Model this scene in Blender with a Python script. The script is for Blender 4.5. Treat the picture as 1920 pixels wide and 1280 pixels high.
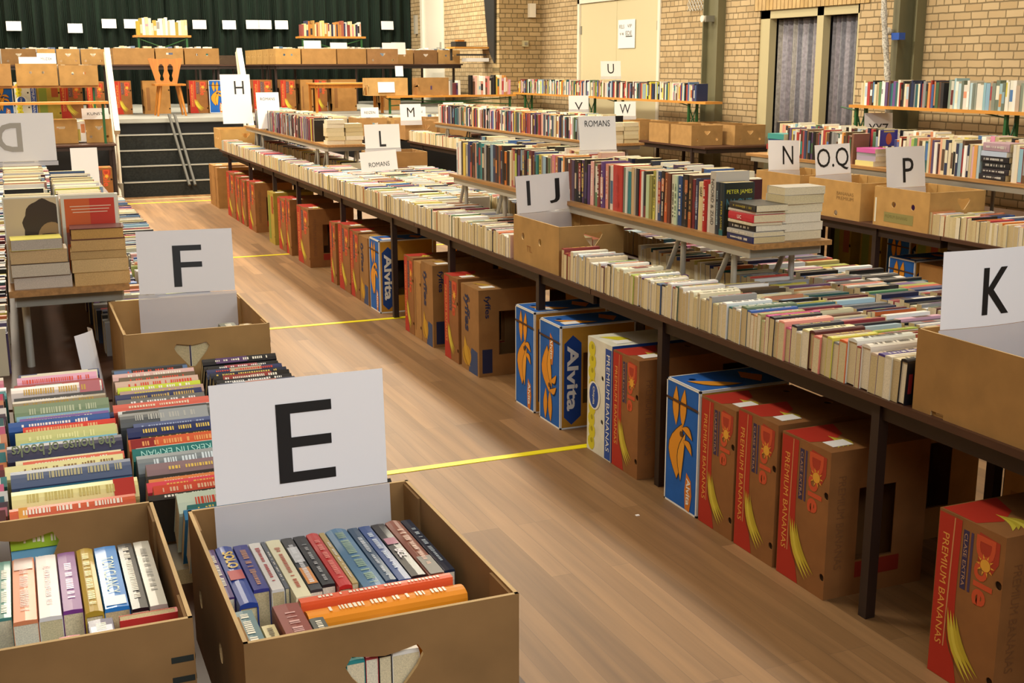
import bpy, math, random, colorsys
from mathutils import Vector, Matrix
from mathutils.geometry import tessellate_polygon
for _o in list(bpy.data.objects): bpy.data.objects.remove(_o)
SC = bpy.context.scene
COL = SC.collection
PI = math.pi
R = random.Random(11)

# ------------------------------------------------------------------ camera, world, lights, exposure
CAM_Z = 1.70
def cam_axes(yaw, pitch, roll):
    cy, sy, cp, sp = math.cos(yaw), math.sin(yaw), math.cos(pitch), math.sin(pitch)
    f = Vector((sy*cp, cy*cp, -sp)); r = Vector((cy, -sy, 0)); u = r.cross(f)
    cr, sr = math.cos(roll), math.sin(roll)
    return cr*r + sr*u, -sr*r + cr*u, f
cr_, cu_, cf_ = cam_axes(0.396145, 0.2282325, -0.0030366)
cam = bpy.data.cameras.new('camera'); camo = bpy.data.objects.new('camera', cam); COL.objects.link(camo)
cam.sensor_width = 36.0; cam.lens = 36.0*2221.47/1920.0; cam.clip_end = 100
camo.matrix_world = Matrix(((cr_.x, cu_.x, -cf_.x, 0), (cr_.y, cu_.y, -cf_.y, 0), (cr_.z, cu_.z, -cf_.z, CAM_Z), (0, 0, 0, 1)))
SC.camera = camo
def proj(p):
    d = Vector(p) - Vector((0, 0, CAM_Z)); z = d.dot(cf_)
    if z < .05: return (-9999, -9999, z)
    return (960 + 2221.47*d.dot(cr_)/z, 640 - 2221.47*d.dot(cu_)/z, z)

SC.view_settings.view_transform = 'Standard'
SC.view_settings.look = 'None'
SC.view_settings.gamma = 1
SC.view_settings.use_curve_mapping = False
SC.view_settings.exposure = 0.62
W_ = bpy.data.worlds.new('world'); SC.world = W_; W_.use_nodes = True
W_.node_tree.nodes['Background'].inputs[0].default_value = (1, .93, .82, 1)
W_.node_tree.nodes['Background'].inputs[1].default_value = .03
def area(name, x, y, z, sx, sy, power, col=(1, .9, .71)):
    l = bpy.data.lights.new(name, 'AREA'); l.shape = 'RECTANGLE'; l.size = sx; l.size_y = sy
    l.energy = power; l.color = col
    o = bpy.data.objects.new(name, l); COL.objects.link(o); o.location = (x, y, z); return o
for (x, y, p) in [(0, 1.0, 12), (4.2, 1.0, 12), (0, 6, 98), (4.2, 6, 105), (0, 11, 190), (4.2, 11, 210), (7.0, 8.5, 38), (7.0, 13.5, 60), (0, 16, 200), (4.2, 16, 200), (1, 21, 230), (5.5, 21, 250)]:
    area('ceiling_tube_light', x, y, 4.9, .5, 2.4, p)

bw = area('added_daylight_fill', 1.5, -2.3, 3.9, 6.5, 1.3, 150, (.88, .94, 1.0)); bw.rotation_euler = (math.radians(68), 0, 0)  # unseen cool daylight source, added behind the camera to brighten front-facing signs

# ------------------------------------------------------------------ helpers
def lin(c):
    if isinstance(c, str):
        c = tuple(int(c[i:i+2], 16)/255 for i in (0, 2, 4))
    return tuple((v/12.92 if v <= .04045 else ((v+.055)/1.055)**2.4) for v in c)
MATS = {}
def mat(name, color=None, rough=.6, spec=.5, coat=0, metal=0, attr=False, noise=0, nscale=30, bump=0, bscale=200, trans=0, stretch=(1, 1, 1)):
    m = bpy.data.materials.new(name); m.use_nodes = True; nt = m.node_tree; b = nt.nodes['Principled BSDF']
    b.inputs['Roughness'].default_value = rough; b.inputs['Metallic'].default_value = metal
    b.inputs['Specular IOR Level'].default_value = spec; b.inputs['Coat Weight'].default_value = coat
    b.inputs['Coat Roughness'].default_value = .15
    src = None
    if attr:
        a = nt.nodes.new('ShaderNodeAttribute'); a.attribute_name = 'Col'; src = a.outputs['Color']
    else:
        b.inputs['Base Color'].default_value = (*lin(color), 1)
    if noise:
        tc = nt.nodes.new('ShaderNodeTexCoord'); mp = nt.nodes.new('ShaderNodeMapping'); mp.inputs['Scale'].default_value = stretch
        n = nt.nodes.new('ShaderNodeTexNoise'); n.inputs['Scale'].default_value = nscale; n.inputs['Detail'].default_value = 4
        nt.links.new(tc.outputs['Object'], mp.inputs[0]); nt.links.new(mp.outputs[0], n.inputs[0])
        mr = nt.nodes.new('ShaderNodeMapRange'); mr.inputs[1].default_value = .3; mr.inputs[2].default_value = .7
        mr.inputs[3].default_value = 1-noise; mr.inputs[4].default_value = 1+noise*.5
        nt.links.new(n.outputs['Fac'], mr.inputs[0])
        mx = nt.nodes.new('ShaderNodeMix'); mx.data_type = 'RGBA'; mx.blend_type = 'MULTIPLY'; mx.inputs[0].default_value = 1
        if src: nt.links.new(src, mx.inputs[6])
        else: mx.inputs[6].default_value = (*lin(color), 1)
        cb = nt.nodes.new('ShaderNodeCombineColor')
        for i in range(3): nt.links.new(mr.outputs[0], cb.inputs[i])
        nt.links.new(cb.outputs[0], mx.inputs[7]); src = mx.outputs[2]
    if src: nt.links.new(src, b.inputs['Base Color'])
    if bump:
        tc = nt.nodes.new('ShaderNodeTexCoord'); n = nt.nodes.new('ShaderNodeTexNoise'); n.inputs['Scale'].default_value = bscale
        bp = nt.nodes.new('ShaderNodeBump'); bp.inputs['Strength'].default_value = bump; bp.inputs['Distance'].default_value = .002
        nt.links.new(tc.outputs['Object'], n.inputs[0]); nt.links.new(n.outputs['Fac'], bp.inputs['Height']); nt.links.new(bp.outputs[0], b.inputs['Normal'])
    MATS[name] = m; return m
mat('book_cover', attr=True, rough=.42, spec=.4, coat=.1)
mat('page_paper', attr=True, rough=.85, noise=.22, nscale=8, stretch=(60, 60, 60))
mat('cardboard', attr=True, rough=.8, spec=.25, noise=.16, nscale=9)
mat('print_ink', attr=True, rough=.6, spec=.3)
mat('paper', 'F1EFEE', rough=.55)
mat('ink_faint', 'A9A398', rough=.6)
mat('ink', '141414', rough=.5)
mat('steel_brown', '2A1A13', rough=.5)
mat('table_top', '4A2C1B', rough=.5, noise=.2, nscale=6)
mat('board_wood', 'A97B45', rough=.45, noise=.3, nscale=5, stretch=(14, 1, 14))
mat('bench_orange', 'D2913F', rough=.35, noise=.15, nscale=4)
mat('metal_grey', 'B4B0A4', rough=.45, metal=.25)
mat('metal_mid_grey', '8E8A7C', rough=.5, metal=.2)  # darker grey metal for hinges, brackets and bench end aprons
mat('leg_green', '1F5A2C', rough=.4)
mat('white_paint', 'E8E2D2', rough=.4)
mat('strip_grey', '55544F', rough=.6)
mat('cream_paint', 'D2C7A2', rough=.45)
mat('frame_paint', 'BDB28A', rough=.5)
mat('col_paint', '6E6A4E', rough=.55, noise=.1, nscale=3)
mat('black', '0C0C0E', rough=.7)
mat('carpet', '20221F', rough=.95, noise=.5, nscale=40)
mat('stage_floor', '8B8B84', rough=.7, noise=.1, nscale=5)
mat('nosing', 'B7B7AE', rough=.4, metal=.3)
mat('chair_wood', 'B87428', rough=.35, noise=.2, nscale=5, stretch=(10, 10, 1))
mat('rope', 'C9C6BC', rough=.9, noise=.6, nscale=60)
mat('blue_plastic', '2450A8', rough=.35)
mat('tape_yellow', 'E8D800', rough=.45)
mat('tape_pale', 'CBB98A', rough=.5)
mat('window_drape', attr=True, rough=.95, noise=.3, nscale=25)
mat('green_cloth', '10251A', rough=.95, noise=.35, nscale=3, stretch=(4, 4, .5))
mat('plastic_dark', '2C2B2A', rough=.5)
mat('ceiling_paint', 'CFC7B4', rough=.9)
m = bpy.data.materials.new('clear_plastic'); m.use_nodes = True; MATS['clear_plastic'] = m; nt = m.node_tree
b = nt.nodes['Principled BSDF']; b.inputs['Base Color'].default_value = (.75, .75, .78, 1); b.inputs['Roughness'].default_value = .18
tr = nt.nodes.new('ShaderNodeBsdfTransparent'); mxs = nt.nodes.new('ShaderNodeMixShader'); mxs.inputs[0].default_value = .5
nt.links.new(tr.outputs[0], mxs.inputs[1]); nt.links.new(b.outputs[0], mxs.inputs[2]); nt.links.new(mxs.outputs[0], nt.nodes['Material Output'].inputs[0])
m = bpy.data.materials.new('window_glass'); m.use_nodes = True; MATS['window_glass'] = m; nt = m.node_tree
b = nt.nodes['Principled BSDF']; b.inputs['Base Color'].default_value = (.02, .02, .025, 1); b.inputs['Roughness'].default_value = .05

def brick_mat(name, axis, c1, c2, cm):
    m = bpy.data.materials.new(name); m.use_nodes = True; MATS[name] = m; nt = m.node_tree; b = nt.nodes['Principled BSDF']
    b.inputs['Roughness'].default_value = .85; b.inputs['Specular IOR Level'].default_value = .2
    g = nt.nodes.new('ShaderNodeNewGeometry'); s = nt.nodes.new('ShaderNodeSeparateXYZ'); c = nt.nodes.new('ShaderNodeCombineXYZ')
    nt.links.new(g.outputs['Position'], s.inputs[0]); nt.links.new(s.outputs[axis], c.inputs[0]); nt.links.new(s.outputs[2], c.inputs[1])
    br = nt.nodes.new('ShaderNodeTexBrick'); br.inputs['Scale'].default_value = 1
    br.inputs['Brick Width'].default_value = .224; br.inputs['Row Height'].default_value = .0762; br.inputs['Mortar Size'].default_value = .0075
    br.inputs['Mortar Smooth'].default_value = .25; br.inputs['Bias'].default_value = 0; br.squash = .5; br.squash_frequency = 3; br.offset = .4
    br.inputs['Color1'].default_value = (*lin(c1), 1); br.inputs['Color2'].default_value = (*lin(c2), 1); br.inputs['Mortar'].default_value = (*lin(cm), 1)
    nz = nt.nodes.new('ShaderNodeTexNoise'); nz.inputs['Scale'].default_value = 2.5; nz.inputs['Detail'].default_value = 1
    wob = nt.nodes.new('ShaderNodeVectorMath'); wob.operation = 'MULTIPLY_ADD'; wob.inputs[1].default_value = (.03, .012, 0)
    nz2 = nt.nodes.new('ShaderNodeTexNoise'); nz2.inputs['Scale'].default_value = 9
    nt.links.new(c.outputs[0], nz2.inputs[0]); nt.links.new(nz2.outputs['Color'], wob.inputs[0]); nt.links.new(c.outputs[0], wob.inputs[2])
    nt.links.new(wob.outputs[0], br.inputs[0]); nt.links.new(c.outputs[0], nz.inputs[0])
    mx = nt.nodes.new('ShaderNodeMix'); mx.data_type = 'RGBA'; mx.blend_type = 'MULTIPLY'; mx.inputs[0].default_value = 1
    mr = nt.nodes.new('ShaderNodeMapRange'); mr.inputs[3].default_value = .82; mr.inputs[4].default_value = 1.12
    cb = nt.nodes.new('ShaderNodeCombineColor'); nt.links.new(nz.outputs['Fac'], mr.inputs[0])
    for i in range(3): nt.links.new(mr.outputs[0], cb.inputs[i])
    nt.links.new(br.outputs['Color'], mx.inputs[6]); nt.links.new(cb.outputs[0], mx.inputs[7]); nt.links.new(mx.outputs[2], b.inputs['Base Color'])
    bp = nt.nodes.new('ShaderNodeBump'); bp.inputs['Strength'].default_value = .7; bp.inputs['Distance'].default_value = .006; bp.invert = True
    nt.links.new(br.outputs['Fac'], bp.inputs['Height']); nt.links.new(bp.outputs[0], b.inputs['Normal'])
brick_mat('brick_side', 1, 'C4AD88', 'B39A74', '7E6E52')
brick_mat('brick_face', 0, 'BDA47A', 'A88F66', '786849')
def floor_mat():
    m = bpy.data.materials.new('wood_floor'); m.use_nodes = True; MATS['wood_floor'] = m; nt = m.node_tree; b = nt.nodes['Principled BSDF']
    g = nt.nodes.new('ShaderNodeNewGeometry'); s = nt.nodes.new('ShaderNodeSeparateXYZ'); c = nt.nodes.new('ShaderNodeCombineXYZ')
    nt.links.new(g.outputs['Position'], s.inputs[0]); nt.links.new(s.outputs[1], c.inputs[0]); nt.links.new(s.outputs[0], c.inputs[1])
    br = nt.nodes.new('ShaderNodeTexBrick'); br.inputs['Scale'].default_value = 1; br.inputs['Brick Width'].default_value = 1.3; br.inputs['Row Height'].default_value = .075
    br.inputs['Mortar Size'].default_value = .0008; br.offset = .37; br.offset_frequency = 3
    br.inputs['Color1'].default_value = (*lin('94704A'), 1); br.inputs['Color2'].default_value = (*lin('7A5A38'), 1); br.inputs['Mortar'].default_value = (*lin('6F5439'), 1)
    nt.links.new(c.outputs[0], br.inputs[0])
    mp = nt.nodes.new('ShaderNodeMapping'); mp.inputs['Scale'].default_value = (1.2, 22, 1); n = nt.nodes.new('ShaderNodeTexNoise'); n.inputs['Scale'].default_value = 1; n.inputs['Detail'].default_value = 5
    nt.links.new(c.outputs[0], mp.inputs[0]); nt.links.new(mp.outputs[0], n.inputs[0])
    mr = nt.nodes.new('ShaderNodeMapRange'); mr.inputs[1].default_value = .3; mr.inputs[2].default_value = .7; mr.inputs[3].default_value = .78; mr.inputs[4].default_value = 1.15
    mx = nt.nodes.new('ShaderNodeMix'); mx.data_type = 'RGBA'; mx.blend_type = 'MULTIPLY'; mx.inputs[0].default_value = 1; cb = nt.nodes.new('ShaderNodeCombineColor')
    nt.links.new(n.outputs['Fac'], mr.inputs[0])
    for i in range(3): nt.links.new(mr.outputs[0], cb.inputs[i])
    nt.links.new(br.outputs['Color'], mx.inputs[6]); nt.links.new(cb.outputs[0], mx.inputs[7]); nt.links.new(mx.outputs[2], b.inputs['Base Color'])
    b.inputs['Roughness'].default_value = .5; b.inputs['Specular IOR Level'].default_value = .35
floor_mat()

MI = ['book_cover', 'page_paper', 'cardboard', 'print_ink']
class MB:
    """collects faces for one mesh; every face has a material name and an albedo"""
    def __init__(s): s.v = []; s.f = []; s.mn = []; s.c = []; s.M = Matrix.Identity(4); s.sm = []
    def face(s, pts, m, col=(1, 1, 1), smooth=False):
        i = len(s.v); s.v += [tuple(s.M @ Vector(p)) for p in pts]; s.f.append(tuple(range(i, i+len(pts)))); s.mn.append(m); s.c.append(lin(col) if isinstance(col, str) else col); s.sm.append(smooth)
    def raw(s, vs, fs, m, col=(1, 1, 1), M=None, smooth=False):
        i = len(s.v); MM = s.M @ M if M is not None else s.M
        s.v += [tuple(MM @ Vector(p)) for p in vs]; c = lin(col) if isinstance(col, str) else col
        for f in fs: s.f.append(tuple(i+k for k in f)); s.mn.append(m); s.c.append(c); s.sm.append(smooth)
    def box(s, a, b, m, col=(1, 1, 1), M=None):
        (x0, y0, z0), (x1, y1, z1) = a, b
        vs = [(x0, y0, z0), (x1, y0, z0), (x1, y1, z0), (x0, y1, z0), (x0, y0, z1), (x1, y0, z1), (x1, y1, z1), (x0, y1, z1)]
        s.raw(vs, [(0, 3, 2, 1), (4, 5, 6, 7), (0, 1, 5, 4), (1, 2, 6, 5), (2, 3, 7, 6), (3, 0, 4, 7)], m, col, M)
    def tube(s, p, q, r, m, col=(1, 1, 1), n=8, r2=None):
        p, q = Vector(p), Vector(q); d = (q-p).normalized(); a = d.orthogonal().normalized(); b = d.cross(a); r2 = r if r2 is None else r2
        vs = [tuple(p+r*(math.cos(t)*a+math.sin(t)*b)) for t in [2*PI*k/n for k in range(n)]] + [tuple(q+r2*(math.cos(t)*a+math.sin(t)*b)) for t in [2*PI*k/n for k in range(n)]]
        s.raw(vs, [(k, (k+1) % n, n+(k+1) % n, n+k) for k in range(n)], m, col, smooth=True)
        s.raw(vs[:n], [tuple(range(n))[::-1]], m, col); s.raw(vs[n:], [tuple(range(n))], m, col)
    def poly(s, pts, M, m, col, off=.0006):
        """flat polygon in face coordinates, lifted a hair off the face"""
        s.raw([(x, y, off) for x, y in pts], [tuple(range(len(pts)))], m, col, M)
    def panel(s, outer, holes, M, th, m, col=(1, 1, 1), edge=None, rim=None):
        """flat sheet with real cut-outs; face coordinates x, y and thickness towards -z"""
        loops = [[Vector((x, y, 0)) for x, y in outer]] + [[Vector((x, y, 0)) for x, y in h] for h in holes]
        tris = tessellate_polygon(loops); fl = [p for l in loops for p in l]; n = len(fl)
        edge = edge or col
        s.raw([(p.x, p.y, 0) for p in fl], [t if (fl[t[1]]-fl[t[0]]).cross(fl[t[2]]-fl[t[0]]).z > 0 else t[::-1] for t in tris], m, col, M)
        s.raw([(p.x, p.y, -th) for p in fl], [t[::-1] if (fl[t[1]]-fl[t[0]]).cross(fl[t[2]]-fl[t[0]]).z > 0 else t for t in tris], m, col, M)
        for n_, l in enumerate(loops):
            k = len(l)
            if n_ == 0 and rim is not None:                         # only the edges along the open top
                q = [(i, (i+1) % k, k+(i+1) % k, k+i) for i in range(k) if l[i].y >= rim and l[(i+1) % k].y >= rim]
            else: q = [(i, (i+1) % k, k+(i+1) % k, k+i) for i in range(k)]
            if q: s.raw([(p.x, p.y, 0) for p in l]+[(p.x, p.y, -th) for p in l], q, m, edge, M)
    def build(s, name, parent=None, recenter=True):
        me = bpy.data.meshes.new(name)
        vs = s.v
        if recenter and vs:
            xs = [p[0] for p in vs]; ys = [p[1] for p in vs]; zs = [p[2] for p in vs]
            c = Vector(((min(xs)+max(xs))/2, (min(ys)+max(ys))/2, min(zs)))
        else: c = Vector((0, 0, 0))
        me.from_pydata([(p[0]-c.x, p[1]-c.y, p[2]-c.z) for p in vs], [], s.f)
        names = []
        for n in s.mn:
            if n not in names: names.append(n)
        for n in names: me.materials.append(MATS[n])
        me.polygons.foreach_set('material_index', [names.index(n) for n in s.mn])
        me.polygons.foreach_set('use_smooth', s.sm)
        at = me.color_attributes.new('Col', 'FLOAT_COLOR', 'CORNER')
        buf = []
        for f, c_ in zip(s.f, s.c): buf += [c_[0], c_[1], c_[2], 1.0]*len(f)
        at.data.foreach_set('color', buf)
        me.validate()
        o = bpy.data.objects.new(name, me); COL.objects.link(o)
        o['_w'] = (c.x, c.y, c.z)
        if parent is not None:
            w = parent['_w']; o.parent = parent; o.location = c - Vector(w)
        else: o.location = c
        return o
def thing(name, loc, label, cat, group=None):
    o = bpy.data.objects.new(name, None); COL.objects.link(o); o.location = loc; o['_w'] = tuple(loc); o.empty_display_size = .1
    return tag(o, label, cat, group)
def tag(o, label, cat, group=None):
    o['label'] = label; o['category'] = cat
    if group: o['group'] = group
    return o
def struct(o): o['kind'] = 'structure'; return o

# text from the built-in font, cached as flat outlines
_T = {}
def text_mesh(t, bold=0.0):
    if any(c in t for c in 'MWN') and bold > 0: bold = 0.0
    k = (t, bold)
    if k not in _T:
        cu = bpy.data.curves.new('t', 'FONT'); cu.body = t; cu.size = 1; cu.offset = bold; cu.resolution_u = 3
        ob = bpy.data.objects.new('t', cu); COL.objects.link(ob); dg = bpy.context.evaluated_depsgraph_get()
        me = bpy.data.meshes.new_from_object(ob.evaluated_get(dg))
        vs = [tuple(v.co) for v in me.vertices]; fs = [tuple(p.vertices) for p in me.polygons]
        bpy.data.objects.remove(ob); bpy.data.curves.remove(cu); bpy.data.meshes.remove(me)
        xs = [v[0] for v in vs]; ys = [v[1] for v in vs]; x0, x1, y0, y1 = min(xs), max(xs), min(ys), max(ys)
        _T[k] = ([((v[0]-x0)/(x1-x0), (v[1]-y0)/(y1-y0)) for v in vs], fs, (x1-x0)/(y1-y0))
    return _T[k]
def put_text(mb, t, M, x0, y0, w, h, m, col=(1, 1, 1), bold=0.0, off=.0008, rot=0, slant=0):
    """text filling the box (x0,y0,w,h) of the face; rot=-90 reads downward with letter tops to the right"""
    vs, fs, asp = text_mesh(t, bold); out = []
    for a, b in vs:
        if rot == 0: out.append((x0+a*w+slant*b*h, y0+b*h, off))
        elif rot == -90: out.append((x0+b*w, y0+h-a*h-slant*b*w, off))
        else: out.append((x0+w-b*w, y0+a*h, off))
    if rot == 90: pass
    mb.raw(out, fs, m, col, M)
def frame(o, sx, ty):
    """face matrix from an origin and the two in-plane directions; normal = sx x ty"""
    o, sx, ty = Vector(o), Vector(sx).normalized(), Vector(ty).normalized(); n = sx.cross(ty)
    return Matrix(((sx.x, ty.x, n.x, o.x), (sx.y, ty.y, n.y, o.y), (sx.z, ty.z, n.z, o.z), (0, 0, 0, 1)))
def circ(cx, cy, r, n=14): return [(cx+r*math.cos(2*PI*k/n), cy+r*math.sin(2*PI*k/n)) for k in range(n)]
def heart(cx, cy, w, h):
    """hand hole: wide rounded shoulders above a blunt point"""
    return [(cx-w*.08, cy-h*.5), (cx+w*.08, cy-h*.5), (cx+w*.42, cy+h*.1), (cx+w*.5, cy+h*.32), (cx+w*.42, cy+h*.5), (cx+w*.2, cy+h*.44), (cx, cy+h*.4), (cx-w*.2, cy+h*.44), (cx-w*.42, cy+h*.5), (cx-w*.5, cy+h*.32), (cx-w*.42, cy+h*.1)]
def rect(x0, y0, x1, y1): return [(x0, y0), (x1, y0), (x1, y1), (x0, y1)]
def crescent(x0, y0, x1, y1, fat, bow, n=7):
    """banana outline between two tips, bulging to the left of the line"""
    dx, dy = x1-x0, y1-y0; L = math.hypot(dx, dy); nx, ny = -dy/L, dx/L; a, b = [], []
    for k in range(n+1):
        t = k/n; s = math.sin(PI*t); px, py = x0+dx*t, y0+dy*t
        a.append((px+nx*(bow*s+fat*s*.5), py+ny*(bow*s+fat*s*.5))); b.append((px+nx*(bow*s-fat*s*.5), py+ny*(bow*s-fat*s*.5)))
    return a + b[-2:0:-1]

# ------------------------------------------------------------------ the room
STG_Y, WX, CY, SX = 17.4, 8.75, 24.4, 7.93
def simple(name, a, b, m, col=(1, 1, 1), parent=None):
    k = MB(); k.box(a, b, m, col); return k.build(name, parent)
struct(simple('floor', (-3.2, -2.5, -.1), (WX+.3, CY+.3, 0), 'wood_floor'))
struct(simple('ceiling', (-3.2, -2.5, 5.0), (WX+.3, CY+.3, 5.1), 'ceiling_paint'))
struct(simple('wall_left', (-3.3, -2.5, 0), (-3.2, CY+.3, 5), 'brick_side'))
struct(simple('wall_back', (-3.2, -2.6, 0), (WX+.3, -2.5, 5), 'brick_face'))
struct(simple('wall_front', (-3.2, CY+.3, 0), (WX+.3, CY+.4, 5), 'brick_face'))
# right wall, pierced by the double door and the window
WINY0, WINY1, WINZ0, WINZ1 = 10.98, 12.9, .35, 2.36
DY0, DY1, DZ = 15.36, 18.07, 2.75
k = MB()
M = frame((WX, 0, 0), (0, -1, 0), (0, 0, 1))
k.panel(rect(-19.5, 0, 2.5, 5), [rect(-WINY1, WINZ0, -WINY0, WINZ1), rect(-DY1, .01, -DY0, DZ)], M, .24, 'brick_side')
struct(k.build('wall_right'))
struct(simple('wall_pillar', (SX, 19.5, 0), (WX+.24, 19.8, 5), 'brick_face'))
k = MB(); M = frame((SX, 0, 0), (0, -1, 0), (0, 0, 1))
k.panel(rect(-CY-.3, 0, -19.8, 5), [rect(-23.7, 1.0, -22.3, 3.4)], M, .2, 'brick_side')
struct(k.build('wall_stage_side'))
# soldier course over the window
k = MB(); y = WINY0-.16
while y < WINY1+.1:
    k.box((WX-.012, y, WINZ1), (WX+.1, y+.066, WINZ1+.3), 'cardboard', R.choice(['C9AC7A', 'BFA06C', 'C4A676'])); y += .078
k.box((WX-.004, WINY0-.18, WINZ1-.0), (WX+.1, WINY1+.12, WINZ1+.3), 'cardboard', '84704E')
struct(k.build('trim_1'))
# double door with its frame, hinges
k = MB(); k.box((WX-.02, DY1-.07, 0), (WX+.06, DY1, DZ), 'white_paint'); k.box((WX-.02, DY0, 0), (WX+.06, DY0+.07, DZ), 'white_paint'); k.box((WX-.02, DY0, DZ-.07), (WX+.06, DY1, DZ), 'white_paint')
d1 = struct(k.build('door_1')); YM = (DY0+DY1)/2+.02
for a, b in ((DY0+.075, YM-.004), (YM+.004, DY1-.075)):
    lf = simple('door_leaf', (WX+.01, a, .01), (WX+.05, b, DZ-.075), 'cream_paint', parent=d1)
for yy in (DY0+.1, DY1-.1):
    for zz in (.4, 1.32, 2.2): simple('hinge', (WX-.0, yy-.02, zz), (WX+.02, yy+.02, zz+.13), 'metal_mid_grey', parent=d1)
# stage door
k = MB(); k.box((SX-.02, 22.3, 1), (SX+.08, 22.42, 3.4), 'white_paint'); k.box((SX-.02, 23.58, 1), (SX+.08, 23.7, 3.4), 'white_paint')
d2 = struct(k.build('door_2')); simple('door_leaf', (SX+.02, 22.42, 1.01), (SX+.07, 23.58, 3.4), 'white_paint', parent=d2)
k = MB(); k.box((SX-.02, 22.5, 1.98), (SX+.02, 22.53, 2.16), 'metal_grey'); k.box((SX-.06, 22.48, 2.04), (SX-.03, 22.6, 2.06), 'metal_grey'); k.build('door_handle', d2)
# columns against the right wall
for n, (ya, yb) in enumerate(((13.67, 14.04), (9.93, 10.29))):
    k = MB(); k.box((WX-.05, ya+.021, 0), (WX-.02, yb-.021, 5), 'col_paint'); k.box((WX-.12, ya, 0), (WX, ya+.02, 5), 'col_paint'); k.box((WX-.12, yb-.02, 0), (WX, yb, 5), 'col_paint')
    if n: k.box((WX-.24, ya+.12, 0), (WX-.05, ya+.2, 5), 'col_paint')
    struct(k.build('trim_%d' % (n+2)))
# window: frame, mullion, glass
k = MB(); fx0, fx1 = WX+.02, WX+.12
for a, b, c, d in ((WINY1-.2, WINY1-.0, WINZ0, WINZ1), (WINY0, WINY0+.05, WINZ0, WINZ1), (WINY0, WINY1, WINZ1-.1, WINZ1), (WINY0, WINY1, WINZ0, WINZ0+.08), (11.64, 11.76, WINZ0, WINZ1)):
    k.box((fx0, a, c), (fx1, b, d), 'frame_paint')
w1 = struct(k.build('window_1'))
simple('window_pane', (WX+.2, WINY0, WINZ0), (WX+.21, WINY1, WINZ1), 'window_glass', parent=w1)
def drape(name, ya, yb, z0, z1, x, amp, folds, m, cols, axis='y', base=None, seg=10):
    k = MB(); n = folds*seg; L = yb-ya; pts = []
    ph = [R.uniform(.7, 1.3) for _ in range(folds+1)]
    for i in range(n+1):
        f = i/seg; j = min(int(f), folds-1); a = amp*ph[j]*math.sin(2*PI*(f-j)-PI/2)
        pts.append((ya+L*i/n + .2*amp*math.sin(5*f), x+a))
    cc = [R.choice(cols) for _ in range(folds*2+1)]
    for i in range(n):
        (a, p), (b_, q) = pts[i], pts[i+1]; c_ = cc[i*2//seg]
        zz = [z0, z1]
        if axis == 'y': f4 = [(p, a, z0), (q, b_, z0), (q, b_, z1), (p, a, z1)]
        else: f4 = [(a, p, z0), (b_, q, z0), (b_, q, z1), (a, p, z1)]
        k.face(f4, m, c_, True)
    o = k.build(name); mo = o.modifiers.new('s', 'SOLIDIFY'); mo.thickness = .004; return o
DC = ['8A8A90', '77757C', '9A9692', '6E6E78', '85808A', '94909A']
tag(drape('window_curtain', 11.77, 12.69, WINZ0+.1, WINZ1-.11, WX+.16, .014, 9, 'window_drape', DC), 'grey pleated curtain filling the left half of the window', 'curtain')
tag(drape('window_curtain', 11.04, 11.63, WINZ0+.1, WINZ1-.11, WX+.16, .014, 7, 'window_drape', DC), 'grey pleated curtain filling the right half of the window', 'curtain')
tag(drape('stage_curtain', -2.6, SX-.02, 1.0, 4.9, CY, .07, 46, 'green_cloth', ['10251A'], axis='x'), 'dark green pleated stage curtain across the back of the stage', 'curtain')
# stage platform and steps
k = MB(); k.box((-3.19, STG_Y, .94), (SX-.02, CY+.2, 1.0), 'stage_floor'); k.box((-3.19, STG_Y+.02, 0), (SX-.02, STG_Y+.06, .94), 'black'); k.box((-3.19, STG_Y-.01, .95), (SX-.02, STG_Y, 1.004), 'nosing')
tag(k.build('stage'), 'raised stage platform with grey floor and pale front edge', 'stage')
st = thing('stage_steps', (2.05, 17.0, 0), 'black carpeted steps leading up to the stage', 'stairs')
YS = [16.66, 16.82, 16.98, 17.14, 17.32]
for i in range(4):
    a = simple('step', (1.36, YS[i], .2*i), (2.98, STG_Y+.01, .2*(i+1)), 'carpet', parent=st)
    simple('nosing', (1.36, YS[i]-.006, .2*(i+1)-.012), (2.98, YS[i]+.03, .2*(i+1)+.004), 'nosing', parent=a)
for dx in (0, .075):
    k = MB(); k.tube((2.08+dx, STG_Y-.07, 1.06), (2.2+dx, 16.58, .14), .02, 'strip_grey', n=8); k.build('ramp_strip', st)
def handrail(x, lab):
    t = thing('handrail', (x, 17.0, 0), lab, 'handrail')
    k = MB(); k.box((-.035, 0, -.05), (.035, 1.25, .05), 'white_paint', M=Matrix.Translation((x, 16.5, .87)) @ Matrix.Rotation(math.radians(58), 4, 'X')); k.build('rail_board', t)
    k = MB(); k.tube((x-.02, 16.55, 0), (x-.02, 17.22, 1.9), .02, 'white_paint'); k.build('rail_tube', t)
    k = MB(); k.tube((x, 16.62, 0), (x, 16.6, .92), .022, 'white_paint'); k.tube((x, 16.62, 0), (x, 16.6, .2), .035, 'metal_mid_grey'); k.build('post', t)
handrail(1.31, 'white handrail on the left side of the stage steps')
handrail(3.06, 'white handrail on the right side of the stage steps')
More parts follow.
